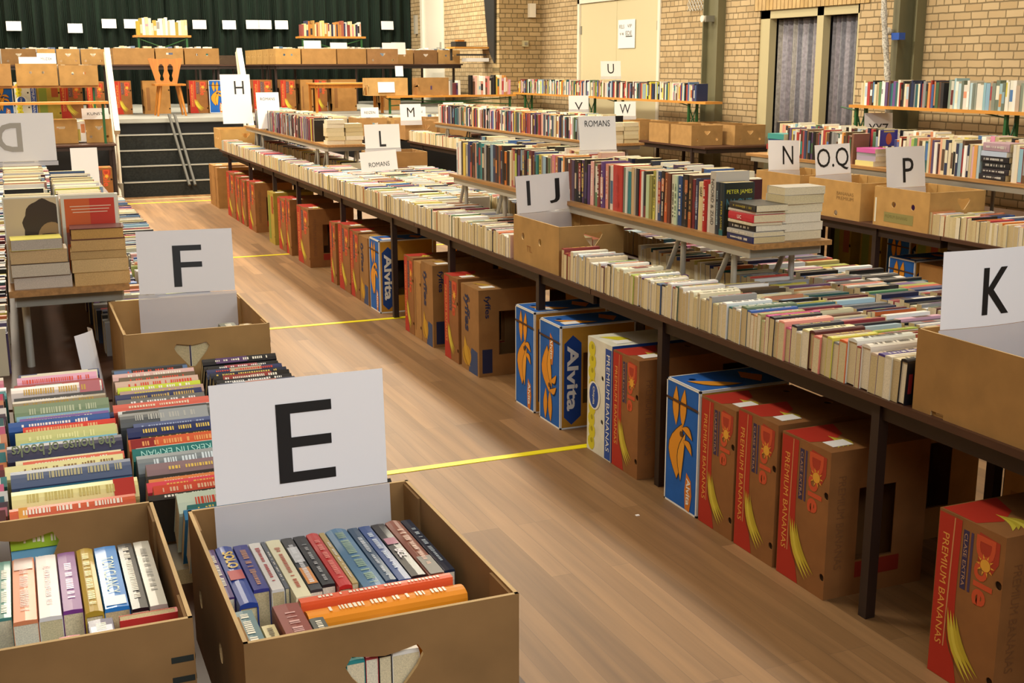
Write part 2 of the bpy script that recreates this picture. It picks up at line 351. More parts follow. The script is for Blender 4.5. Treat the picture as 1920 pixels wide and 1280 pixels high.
# court lines on the floor
for n, (y, xa, xb, w, m_, lab) in enumerate(((4.66, .8, 5.0, .045, 'tape_yellow', 'yellow floor line nearest the camera, running under the banana cartons'),
        (7.735, .8, 5.0, .045, 'tape_yellow', 'yellow floor line crossing the aisle behind the F sign'), (10.9, .8, 5, .045, 'tape_yellow', 'thin yellow floor line crossing the aisle halfway to the stage'),
        (15.85, -1, 5, .05, 'tape_yellow', 'dull yellow floor line just before the stage steps'), (16.3, -1, 5, .05, 'tape_pale', 'pale floor line right at the foot of the stage steps'))):
    tag(simple('floor_line', (xa, y-w/2, .0), (xb, y+w/2, .0025), m_), lab, 'floor line')
tag(simple('paper_scrap', (2.11, 3.8, 0), (2.125, 3.812, .002), 'paper'), 'tiny white paper scrap on the floor before the cartons', 'scrap')
# fittings on the right wall and the column
k = MB(); prev = None
for i in range(46):
    z = 4.9-i*.1; p = Vector((8.42+.06*math.sin(i*.16+1.2), 10.1+.03*math.sin(i*.31), z))
    if prev is not None:
        k.tube(prev, p, .028, 'rope', n=8)
        for s in (0, 1):
            a = i*1.1+s*PI; k.tube(prev+Vector((.02*math.cos(a), .02*math.sin(a), 0)), p+Vector((.02*math.cos(a+1.1), .02*math.sin(a+1.1), 0)), .017, 'rope', n=6)
    prev = p
tag(k.build('climbing_rope'), 'twisted white and grey climbing rope hanging before the right column', 'rope')
hk = thing('rope_holder', (8.6, 10.1, 2.0), 'round steel eye fitting on the column behind the rope', 'hook')
k = MB(); k.tube((WX-.26, 10.14, 2.03), (WX-.02, 10.14, 2.03), .03, 'metal_mid_grey'); k.build('bracket', hk)
k = MB(); k.tube((WX-.3, 10.17, 2.04), (WX-.26, 10.17, 2.04), .04, 'white_paint', n=14); k.build('eye_ring', hk)
k = MB(); k.box((8.42, 9.93, 1.95), (8.5, 10.04, 2.02), 'blue_plastic'); k.box((8.44, 10.04, 1.97), (8.48, 10.07, 2.02), 'blue_plastic')
tag(k.build('plastic_clip'), 'blue plastic clip beside the climbing rope', 'clip')
hk = thing('wall_hook', (8.6, 13.96, 2.25), 'small white and grey fitting on the left column', 'hook')
k = MB(); k.box((WX-.18, 13.86, 2.26), (WX-.05, 13.92, 2.34), 'metal_mid_grey'); k.build('bracket', hk)
k = MB(); k.tube((WX-.2, 13.93, 2.3), (WX-.18, 13.93, 2.3), .045, 'white_paint', n=14); k.build('disc', hk)
k = MB()
for i in range(7):
    for j in range(3):
        a = (WX-.05, 14.06+i*.07, 2.42+j*.09); 
        k.tube(a, (WX-.05, a[1]+.07, a[2]+.09), .006, 'rope', n=5); k.tube((WX-.05, a[1]+.07, a[2]), (WX-.05, a[1], a[2]+.09), .006, 'rope', n=5)
tag(k.build('climbing_net'), 'end of a white knotted net hanging on the brick wall', 'net')
ob = thing('wall_box', (8.4, 19.45, 2.05), 'small cream switch box on the brick pillar face', 'switch')
k = MB(); k.box((8.36, 19.44, 2.03), (8.46, 19.5, 2.13), 'frame_paint'); k.build('housing', ob); k = MB(); k.box((8.385, 19.425, 2.055), (8.435, 19.445, 2.105), 'metal_mid_grey'); k.build('switch_key', ob)
tag(simple('alarm_box', (8.47, 19.4, 2.52), (8.58, 19.5, 2.75), 'white_paint'), 'pale box high on the brick pillar face', 'alarm')
tag(simple('light_tube', (SX-.06, 23.9, 2.35), (SX-.0, 24.0, 2.72), 'metal_grey'), 'narrow grey fitting on the wall left of the stage door', 'fitting')
k = MB(); k.panel([(-19.9, 2.0), (-19.62, 1.75), (-19.55, 5), (-20.5, 5)], [], frame((SX-.05, 0, 0), (0, -1, 0), (0, 0, 1)), .03, 'plastic_dark')
tag(k.build('wall_drape'), 'dark drape edge hanging diagonally beside the pillar', 'drape')
sh = thing('wall_shelf', (7.7, 19.95, 1.9), 'small wooden wall shelf left of the brick pillar', 'shelf')
k = MB(); k.box((7.25, 19.85, 2.0), (7.9, 20.3, 2.03), 'bench_orange'); k.build('shelf_board', sh)
k = MB(); k.box((7.3, 20.2, 1.8), (7.33, 20.25, 2.0), 'plastic_dark'); k.box((7.3, 19.9, 1.88), (7.85, 19.93, 1.91), 'plastic_dark'); k.build('bracket', sh)
tag(simple('cloth_bundle', (7.5, 19.9, 1.78), (7.9, 20.2, 1.84), 'paper'), 'white folded cloth under the small wall shelf', 'cloth')
k = MB(); k.box((7.3, 19.95, 2.03), (7.5, 20.2, 2.12), 'plastic_dark'); k.box((7.34, 19.94, 2.12), (7.46, 20.1, 2.15), 'chair_wood'); tag(k.build('radio_set'), 'small dark appliance on the wall shelf', 'appliance')
dn = thing('door_notice', (WX, 16.3, 1.95), 'white paper notice taped on the right leaf of the double door', 'notice')
Mn = frame((WX-.004, 16.66, 1.96), (0, -1, 0), (0, 0, 1))
k = MB(); k.box((0, 0, 0), (.54, .4*1.05, .002), 'paper', M=Mn); k.build('paper_sheet', dn)
k = MB(); put_text(k, 'FELS', Mn, .04, .29, .16, .055, 'ink', off=.003); put_text(k, 'VIP', Mn, .3, .3, .14, .05, 'ink', off=.003)
put_text(k, 'v w', Mn, .06, .19, .13, .04, 'ink', off=.003); put_text(k, 'EDE', Mn, .25, .19, .19, .06, 'ink', off=.003); k.poly(rect(.25, .165, .46, .18), Mn, 'ink', (0, 0, 0), .003); k.build('lettering', dn)

# ------------------------------------------------------------------ builders
def steel_table(x0, x1, y0, y1, z, lab, legs=None, top='table_top', grp=None, leg_m='steel_brown', ends=None, zf=0.0):
    bars = False
    t = thing('folding_table', ((x0+x1)/2, (y0+y1)/2, zf), lab, 'table', grp)
    k = MB(); k.box((x0, y0+.004, z-.022), (x1, y1-.004, z), top); k.build('tabletop', t)
    k = MB(); k.box((x0+.03, y0+.03, z-.075), (x0+.055, y1-.03, z-.022), leg_m); k.box((x1-.055, y0+.03, z-.075), (x1-.03, y1-.03, z-.022), leg_m)
    k.box((x0+.05, y0+.03, z-.075), (x1-.05, y0+.055, z-.022), leg_m); k.box((x0+.05, y1-.055, z-.075), (x1-.05, y1-.03, z-.022), leg_m); k.build('apron', t)
    for yl in (legs or (y0+.35, y1-.35)):
        for xl in (x0+.02, x1-.055): simple('leg', (xl, yl-.018, zf), (xl+.036, yl+.018, z-.022), leg_m, parent=t)
        if bars: simple('crossbar', (x0+.056, yl-.01, zf+.1), (x1-.055, yl+.01, zf+.125), leg_m, parent=t)
    return t
def low_bench(x0, x1, y0, y1, z, zb, lab, legs_y, board='board_wood', tubes='metal_grey', grp=None):
    t = thing('display_bench', ((x0+x1)/2, (y0+y1)/2, zb), lab, 'bench', grp)
    k = MB(); k.box((x0, y0, z-.02), (x1, y1, z), board); k.build('board', t)
    k = MB(); k.box((x0+.015, y0+.05, z-.06), (x0+.02, y1-.05, z-.02), tubes); k.box((x1-.02, y0+.05, z-.06), (x1-.015, y1-.05, z-.02), tubes)
    k.box((x0+.02, y0+.05, z-.06), (x1-.02, y0+.055, z-.02), 'metal_mid_grey'); k.build('apron', t)
    for yl in legs_y:
        for xl in (x0+.045, x1-.045):
            k = MB(); k.tube((xl, yl, zb), (xl, yl, z-.02), .0125, tubes, n=10); k.build('leg', t)
            k = MB(); k.tube((xl, yl+.17, zb+.01), (xl, yl+.02, z-.03), .011, tubes, n=8); k.build('strut', t)
    return t
def beer_bench(x0, x1, y0, y1, z, zb, lab, grp=None, cat='bench', legs=None, brace=True):
    t = thing('beer_bench', ((x0+x1)/2, (y0+y1)/2, zb), lab, cat, grp)
    k = MB(); k.box((x0, y0, z-.03), (x1, y1, z), 'bench_orange'); k.build('board', t)
    for yl in (legs or (y0+.35, y1-.35)):
        for xl in (x0+.05, x1-.08): simple('leg', (xl, yl-.015, zb), (xl+.03, yl+.015, z-.03), 'leg_green', parent=t)
        if not brace: continue
        k = MB(); k.tube((x0+.06, yl, z-.05), (x1-.06, yl, zb+.12), .008, 'leg_green'); k.tube((x0+.06, yl, zb+.12), (x1-.06, yl, z-.05), .008, 'leg_green'); k.build('brace', t)
        k = MB(); k.tube((x0+.06, yl, z-.06), (x0+.06, yl+.25, z-.03), .007, 'leg_green'); k.build('strut', t)
    return t
KR = ['A9834F', 'B08A56', 'A07A48', 'B38F5C']
def open_carton(x0, x1, y0, y1, z0, z1, lab, west=(), south=(), kraft=None, art=None, cat='box', grp=None, rot=0, east=(), north=(), name='banana_tray'):
    """open banana tray: west/south/... list the cut-outs of each side as ('c'|'h'|'s', s, t, w, h)"""
    t = thing(name, ((x0+x1)/2, (y0+y1)/2, z0), lab, cat, grp); kr = kraft or R.choice(KR)
    W, D, H = x1-x0, y1-y0, z1-z0; th = .006
    def hole(h):
        if h[0] == 'c': return circ(h[1], h[2], h[3])
        if h[0] == 'h': return heart(h[1], h[2], h[3], h[4])
        return rect(h[1]-h[3]/2, h[2]-h[4]/2, h[1]+h[3]/2, h[2]+h[4]/2)
    k = MB(); k.M = Matrix.Translation(((x0+x1)/2, (y0+y1)/2, z0)) @ Matrix.Rotation(rot, 4, 'Z')
    X0, X1, Y0, Y1 = -W/2, W/2, -D/2, D/2; ed = 'C7A878'
    k.panel(rect(0, 0, D, H), [hole(h) for h in west], frame((X0, Y1, 0), (0, -1, 0), (0, 0, 1)), th, 'cardboard', kr, ed, rim=H-.001)
    k.panel(rect(0, 0, W, H), [hole(h) for h in south], frame((X0, Y0, 0), (1, 0, 0), (0, 0, 1)), th, 'cardboard', kr, ed, rim=H-.001)
    k.panel(rect(0, 0, D, H), [hole(h) for h in east], frame((X1, Y0, 0), (0, 1, 0), (0, 0, 1)), th, 'cardboard', kr, ed, rim=H-.001)
    k.panel(rect(0, 0, W, H), [hole(h) for h in north], frame((X1, Y1, 0), (-1, 0, 0), (0, 0, 1)), th, 'cardboard', kr, ed, rim=H-.001)
    k.box((X0+th, Y0+th, 0), (X1-th, Y1-th, .006), 'cardboard', kr)
    for xx in (X0+th, X1-th-.004):                                  # glued corner flaps inside
        for ya, yb in ((Y0+th, Y0+.09), (Y1-.09, Y1-th)): k.box((xx, ya, .006), (xx+.004, yb, H-.004), 'cardboard', kr)
    Mw = frame((X0, Y1, 0), (0, -1, 0), (0, 0, 1)); Ms = frame((X0, Y0, 0), (1, 0, 0), (0, 0, 1))
    if art: art(k, Mw, Ms, W, D, H)
    k.build('carton', t); return t

def banana_box(cx, cy, z0, kind, lab, face='W', W=.24, D=.40, H=.505, grp=None, flip=False, paper=True, rotj=0.0):
    """closed two-piece banana carton standing on its end; local front looks to -Y"""
    t = thing('banana_box', (cx, cy, z0), lab, 'box', grp)
    ang = {'W': -PI/2, 'S': 0.0, 'E': PI/2}[face] + rotj
    B = Matrix.Translation((cx, cy, z0)) @ Matrix.Rotation(ang, 4, 'Z')
    k = MB(); k.M = B; th = .004; X0, X1, Y0, Y1 = -W/2, W/2, -D/2, D/2
    base = {'dole': '8F5F33', 'alvita': '2360B4', 'fyffes': '966D3E', 'chiquita': 'DDDBCB', 'plain': 'A87B45', 'gold': 'A8903A'}[kind]
    side = {'alvita': 'C08A2E', 'chiquita': '2A4C9C'}.get(kind, base)
    hs = [circ(W-.014, .075, .0125), circ(W-.014, .355, .0125)] if kind in ('dole', 'plain', 'gold') else ([circ(W*.62, .16, .012), circ(W*.62, .36, .012)] if kind == 'chiquita' else [])
    F = frame((X0, Y0, 0), (1, 0, 0), (0, 0, 1)); S = frame((X1, Y0, 0), (0, 1, 0), (0, 0, 1)); Wm = frame((X0, Y1, 0), (0, -1, 0), (0, 0, 1)); T = frame((X0, Y0, H), (1, 0, 0), (0, 1, 0))
    k.panel(rect(0, 0, W, H), hs, F, th, 'cardboard', base, rim=9)
    k.panel(rect(0, 0, D, H), [rect(.12, .12, .27, .37)], S, th, 'cardboard', side, rim=9)
    k.panel(rect(0, 0, D, H), [rect(.13, .12, .28, .37)], Wm, th, 'cardboard', side, rim=9)
    k.panel(rect(0, 0, W, D), [[(a, b) for a, b in circ(W*.3, .07, .016)], circ(W*.3, D-.07, .016)], T, th, 'cardboard', base if kind != 'alvita' else '2360B4', rim=9)
    k.panel(rect(0, 0, W, H), [], frame((X1, Y1, 0), (-1, 0, 0), (0, 0, 1)), th, 'cardboard', base, rim=9)
    k.box((X0+.004, Y0+.004, .0), (X1-.004, Y1-.004, .004), 'cardboard', base)
    P = lambda M_, pts, c, o=.0006: k.poly(pts, M_, 'print_ink', c, o)
    ink = 'print_ink'
    F = F @ Matrix.Diagonal((W/.24, H/.505, 1, 1)); T = T @ Matrix.Diagonal((W/.24, D/.4, 1, 1)); S = S @ Matrix.Diagonal((D/.4, H/.505, 1, 1)); W0, D0, H0 = W, D, H; W, D, H = .24, .4, .505
    if kind == 'dole':
        red = 'AE2D1C'
        P(F, [(.002, .002), (.112, .002), (.098, .06), (.088, .14), (.084, .25), (.084, .36), (.086, H-.008), (.002, H-.008)], red)
        P(F, [(.05, .1), (.054, .1), (.058, .3), (.062, H-.01), (.058, H-.01), (.053, .3)], 'C98A5A', .0009)
        put_text(k, 'PREMIUM BANANAS', F, .02, .1, .024, .34, ink, 'E0A04A', .01, .001, -90)
        P(F, rect(.094, .3, .114, .475), '3A3050'); put_text(k, 'CLASE EXTRA', F, .098, .31, .012, .155, ink, 'B99070', 0, .001, -90)
        P(F, rect(.121, .3, .13, .475), '4A3A58')
        P(F, [(.15, .4), (.2, .38), (.222, .42), (.222, .48), (.15, .488)], 'A83A24')
        put_text(k, 'Dole', F, .14, .275, .068, .205, ink, 'C9532F', .03, .0009, -90)
        P(F, circ(.178, .4, .018, 12), 'E3A63A', .0012)
        for a in range(10): 
            c_, s_ = math.cos(a*PI/5), math.sin(a*PI/5); P(F, [(.178+.02*c_-.003*s_, .4+.02*s_+.003*c_), (.178+.033*c_, .4+.033*s_), (.178+.02*c_+.003*s_, .4+.02*s_-.003*c_)], 'E3A63A', .0013)
        for j in range(4): P(F, crescent(.06+.011*j, .225-.004*j, .15+.013*j, .03+.012*j, .016, -.022), ['C9B53A', 'D8C548', 'C4AE34', 'B7A12E'][j], .0012+.0002*j)
        P(F, crescent(.055, .23, .145, .022, .003, -.03), '5A4A18', .0022)
        P(T, [(.005, .005), (.13, .005), (.15, .08), (.1, .16), (.005, .2)], red)
        for j in range(4): P(T, crescent(.1+.008*j, .1, .21, .05+.02*j, .02, .02), ['CDBB3E', 'BCA933', 'D2C149', 'AF9C2C'][j], .001+.0002*j)
        put_text(k, 'PREMIUM BANANAS', S, .035, .1, .03, .32, ink, '7E5330', .0, .001, -90); P(S, rect(.12, .06, .3, .115), '8E2C1C')
    elif kind in ('alvita',):
        e = .008; wht = 'E4E4E0'
        for M_, w_, h_ in ((F, W, H), (S, D, H), (T, W, D)):
            for r_ in (rect(0, 0, e, h_), rect(w_-e, 0, w_, h_), rect(0, 0, w_, e), rect(0, h_-e, w_, h_)): P(M_, r_, wht, .0009)
        or_, dk = 'DE9326', '3A2A14'
        def ban(x, y, s, fl):
            g = lambda q: [(x+(a)*s, y+(b if not fl else -b)*s) for a, b in q]
            for dx in (0, .05):
                P(F, g(crescent(-.045+dx, .03, -.05+dx*1.3, .2, .056, .004)), dk, .001); P(F, g(crescent(-.045+dx, .03, -.05+dx*1.3, .198, .046, .004)), or_, .0013)
            P(F, g(crescent(.0, .05, -.03, -.2, .118, -.028)), dk, .0015); P(F, g(crescent(.0, .045, -.03, -.195, .108, -.028)), or_, .0018)
            P(F, g(crescent(.03, .02, .0, -.2, .052, -.02)), dk, .002); P(F, g(crescent(.03, .015, .002, -.195, .043, -.02)), 'E6A030', .0022)
            for (a, b, c2, d) in ((.0, .03, .085, .0), (.01, -.02, .085, -.065)):
                P(F, g(crescent(a, b, c2, d, .04, .016)), dk, .0024); P(F, g(crescent(a, b, c2-.003, d, .03, .016)), or_, .0027)
            P(F, g(circ(.0, .005, .013, 10)), '5A3A14', .003)
        ban(W*.5, .3 if not flip else .2, .95, flip)
        lx, ly = (W*.74, .085) if not flip else (W*.58, .38)
        P(F, [(lx-.02, ly-.075), (lx-.026, ly), (lx-.015, ly+.075), (lx+.018, ly+.05), (lx+.026, ly-.01), (lx+.012, ly-.08)], 'D07A2A', .0012)
        put_text(k, 'Alvita', F, lx-.013, ly-.055, .028, .11, ink, 'F0EEE6', .02, .0018, -90)
        P(F, [(.004, .435), (W-.004, .43), (W-.004, .42), (.004, .425)], '4A3020', .0035)
        P(S, [(.02, .06), (.06, .02), (.11, .06), (.11, .42), (.065, .46), (.02, .42)], '1B3F86')
        put_text(k, 'Alvita', S, .035, .09, .06, .32, ink, 'E8E6E0', .03, .001, -90)
        P(T, crescent(.09, .03, .2, .22, .07, -.02), dk, .001); P(T, crescent(.09, .035, .195, .215, .06, -.02), or_, .0013)
        P(T, [(.04, .3), (.12, .26), (.2, .3), (.12, .36)], 'D07A2A', .001)
    elif kind == 'fyffes':
        nv = '23284A'
        put_text(k, 'fyffes', F, .035, .24, .085, .22, ink, nv, .03, .001, -90, .12)
        P(F, [(.1, .0), (W-.02, .0), (W-.02, .14), (.14, .15), (.12, .1)], '34466E')
        P(F, circ(.075, .09, .06, 18), 'B98A24', .001); P(F, crescent(.05, .2, .12, .03, .05, -.02), 'C79A2C', .0013); P(F, crescent(.03, .16, .11, .02, .004, -.03), '6A4A14', .0016)
        put_text(k, 'fyffes', S, .03, .34, .04, .13, ink, nv, .02, .001, -90); P(S, rect(.02, .02, .08, .16), nv)
        P(T, crescent(.04, .05, .2, .1, .04, .02), 'B58C2E', .001)
    elif kind == 'chiquita':
        yl = 'D2C62A'
        for j in range(9): P(F, circ(.045+.006*(j % 2), .04+j*.052, .034, 12), yl, .0008+.00005*j); P(F, circ(.05, .05+j*.052, .012, 8), 'A79C1C', .0014)
        P(F, circ(.07, .255, .062, 20), 'E8E8E0', .002); P(F, [(a*.8+.014, b) for a, b in circ(.07, .255, .056, 20)], '22489A', .0023); put_text(k, 'Chiquita', F, .056, .215, .024, .08, ink, 'E8E4D0', .01, .0027, -90)
        P(F, rect(W-.062, .005, W-.004, H-.02), '2A4C9C', .001); put_text(k, 'PREMIUM BANANAS', F, W-.05, .04, .032, .42, ink, 'E8E8E4', .02, .0014, -90)
        P(T, crescent(.05, .03, .2, .12, .07, .03), yl); put_text(k, 'Chiquita', S, .03, .15, .05, .25, ink, 'E8E8E4', .02, .001, -90)
    elif kind == 'gold':
        P(F, rect(.02, .04, .1, .47), '7C8A34'); P(F, rect(.15, .3, .22, .47), '9C4A24')
    elif kind == 'plain':
        P(F, rect(.03, .05, .06, .4), '8A5F34')
    W, D, H = W0, D0, H0; k.build('carton_lid', t)
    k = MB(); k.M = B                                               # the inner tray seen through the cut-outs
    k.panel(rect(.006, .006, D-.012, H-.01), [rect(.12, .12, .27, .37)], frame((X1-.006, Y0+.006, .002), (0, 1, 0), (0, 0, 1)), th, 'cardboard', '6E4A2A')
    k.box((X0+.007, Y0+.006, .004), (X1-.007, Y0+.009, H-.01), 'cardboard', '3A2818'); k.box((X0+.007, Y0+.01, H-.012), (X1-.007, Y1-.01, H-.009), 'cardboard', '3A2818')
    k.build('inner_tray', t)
    if paper:
        k = MB(); k.M = B; k.box((W*.12, Y0+.04, H+.0008), (W*.12+.055, Y0+.12, H+.002), 'paper'); k.M = B @ Matrix.Translation((0, 0, 0)); k.build('paper_label', t)
    return t

def sign(x, y, z, yaw, txt, lab, w=.297, h=.21, tilt=-.13, sleeve=.1, th=None, tw=None, tx=0.0, ty=0.0, bold=.012, curl=.0, name='letter_sign', cat='sign', mirror=False, roll=0.0, grp=None, ext=0.0, ink='ink'):
    """printed sheet in a clear sleeve; (x,y,z) is the middle of the sheet's lower edge, yaw 0 looks to -Y"""
    t = thing(name, (x, y, z-sleeve), lab, cat, grp)
    B = Matrix.Translation((x, y, z)) @ Matrix.Rotation(yaw, 4, 'Z') @ Matrix.Rotation(PI/2+tilt, 4, 'X') @ Matrix.Rotation(roll, 4, 'Z')
    def sheet(k, x0, x1, y0, y1, off, m, thick):
        n = 8
        for i in range(n):
            a, b_ = x0+(x1-x0)*i/n, x0+(x1-x0)*(i+1)/n
            za, zb = [off+curl*math.sin(PI*(q-x0)/(x1-x0)) for q in (a, b_)]
            k.raw([(a, y0, za), (b_, y0, zb), (b_, y1, zb), (a, y1, za)], [(0, 1, 2, 3)], m, M=B, smooth=True)
            k.raw([(a, y0, za-thick), (b_, y0, zb-thick), (b_, y1, zb-thick), (a, y1, za-thick)], [(3, 2, 1, 0)], m, M=B, smooth=True)
    k = MB(); sheet(k, -w/2, w/2, 0-ext, h, 0, 'paper', .0006); k.build('paper_sheet', t)
    if sleeve:
        k = MB(); sheet(k, -w/2-.004, w/2+.004, -sleeve, -.0015, -.0006, 'clear_plastic', .0006); k.build('plastic_sleeve', t)
    for q, (tt, cx, cw) in enumerate(txt if isinstance(txt, list) else [(txt, tx, tw)] if txt else []):
        k = MB(); hh = th or .15; vs, fs, asp = text_mesh(tt, bold); ww = cw or hh*asp
        pts = []
        for a, b_ in vs:
            px = (-ww/2+a*ww)*(-1 if mirror else 1)+cx; pts.append((px, h/2-hh/2+ty+b_*hh, .0012+curl*math.sin(PI*(px+w/2)/w)))
        k.raw(pts, fs, ink, M=B); k.build('letter' if len(tt) == 1 else 'lettering', t)
    return t

# ------------------------------------------------------------------ books
PAGES = ['D6C79C', 'E0D3B0', 'CDBB8C', 'DCCDA6', 'E6DCC2', 'D2C193', 'C8B488']
MIX = [('white', 'E6E1D6', 9), ('cream', 'E2D6AC', 7), ('black', '1C1B1E', 8), ('dark blue', '22305E', 5), ('blue', '3A66A8', 4), ('pale blue', '8FB4CC', 3), ('red', 'B82C28', 5), ('dark red', '6E1E24', 3),
       ('pink', 'DC7FA0', 2), ('orange', 'DD7A2E', 4), ('yellow', 'E4CE3C', 3), ('lime green', 'B6CC2E', 1), ('green', '4A7A4C', 2), ('teal', '1F7478', 2), ('purple', '5A3A78', 2), ('grey', '8C8C8C', 4), ('brown', '6B4A30', 3), ('salmon', 'E2917A', 2), ('sand', 'C9AE7C', 2)]
DARK = [(n, c, w*(3 if n in ('black', 'dark blue', 'brown', 'dark red', 'grey', 'teal', 'purple', 'red') else 1)) for n, c, w in MIX]
LIGHT = [(n, c, w*(3 if n in ('white', 'cream', 'sand', 'salmon', 'pale blue') else 1)) for n, c, w in MIX]
def pick(pal, rr): 
    tot = sum(p[2] for p in pal); v = rr.random()*tot
    for p in pal:
        v -= p[2]
        if v <= 0: return p
    return pal[-1]
def vary(hexc, rr, a=.08):
    r, g, b = (int(hexc[i:i+2], 16)/255 for i in (0, 2, 4)); h, l, s = colorsys.rgb_to_hls(r, g, b)
    r, g, b = colorsys.hls_to_rgb((h+rr.uniform(-.02, .02)) % 1, min(.93, max(.05, l+rr.uniform(-a, a))), s*rr.uniform(.55, .9))
    return '%02X%02X%02X' % tuple(int(255*v) for v in (r, g, b))
SPECS = []
def basis(u, w, v, o):
    u, w, v, o = Vector(u), Vector(w), Vector(v), Vector(o)
    return Matrix(((u.x, w.x, v.x, o.x), (u.y, w.y, v.y, o.y), (u.z, w.z, v.z, o.z), (0, 0, 0, 1)))
def book(mode, p, T, H, D, col, cname, row, rank, wt=1.0, hard=False, page=None, title=None, tcol='F0E8D0', band=None, lean=0.0, yaw=0.0, face=None, force=False, cat='book', label=None, tb=.012, bend=0):
    """p is the low corner of the place the book takes up: x, y, z"""
    x, y, z = p
    if mode == 'up_x': m = basis((0, 1, 0), (0, 0, -1), (-1, 0, 0), (x+H, y, z+D)); piv = (x+H/2, y, z)          # spine up, lying across the table
    elif mode == 'up_y': m = basis((-1, 0, 0), (0, 0, -1), (0, -1, 0), (x+T, y+H, z+D)); piv = (x, y+H/2, z)    # spine up, pointing down the table
    elif mode == 'west': m = basis((0, -1, 0), (1, 0, 0), (0, 0, 1), (x, y+T, z)); piv = (x+D/2, y, z)          # upright, spine to the aisle
    elif mode == 'flat_s': m = basis((0, 0, 1), (0, -1, 0), (1, 0, 0), (x, y+D, z)); piv = (x+H/2, y+D/2, z)    # lying, page edges to -Y
    elif mode == 'flat_w': m = basis((0, 0, 1), (1, 0, 0), (0, 1, 0), (x, y, z)); piv = (x+D/2, y+H/2, z)       # lying, spine to the aisle
    elif mode == 'flat_sw': m = basis((0, 0, 1), (0, 1, 0), (-1, 0, 0), (x+H, y, z)); piv = (x+H/2, y+D/2, z)   # lying, spine to -Y
    elif mode == 'face_s': m = basis((0, 1, 0), (-1, 0, 0), (0, 0, 1), (x+D, y, z)); piv = (x+D/2, y, z)        # upright, cover to -Y
    elif mode == 'south': m = basis((1, 0, 0), (0, 1, 0), (0, 0, 1), (x, y, z)); piv = (x, y+D/2, z)            # upright, spine to -Y
    P = Matrix.Translation(piv); ax = {'up_x': 'X', 'up_y': 'Y', 'west': 'X', 'face_s': 'X', 'south': 'Y'}.get(mode, 'Z')
    if lean: m = P @ Matrix.Rotation(lean, 4, ax) @ P.inverted() @ m
    if yaw: m = P @ Matrix.Rotation(yaw, 4, 'Z') @ P.inverted() @ m
    c = m @ Vector((T/2, D/2, H/2)); pj = proj(c)
    vis = {'up_x': T*H*.35, 'up_y': T*H*.4, 'west': T*H*.6, 'flat_s': T*H, 'flat_w': T*H, 'flat_sw': T*H, 'face_s': D*H, 'south': T*H}[mode]
    inside = -60 < pj[0] < 1980 and -60 < pj[1] < 1340
    sc = (vis*wt/(pj[2]**2)) if inside and row != 'far' else 0
    if row in ('n1', 'm1', 'p1'): sc *= 2.6
    if row == 'l3' and y < 3.08: sc = 0
    SPECS.append(dict(m=m, T=T, H=H, D=D, col=col, cname=cname, row=row, rank=rank, s=sc + (10 if force else 0), hard=hard, page=page or R.choice(PAGES), title=title, tcol=tcol, band=band, face=face, mode=mode, label=label, tb=tb))
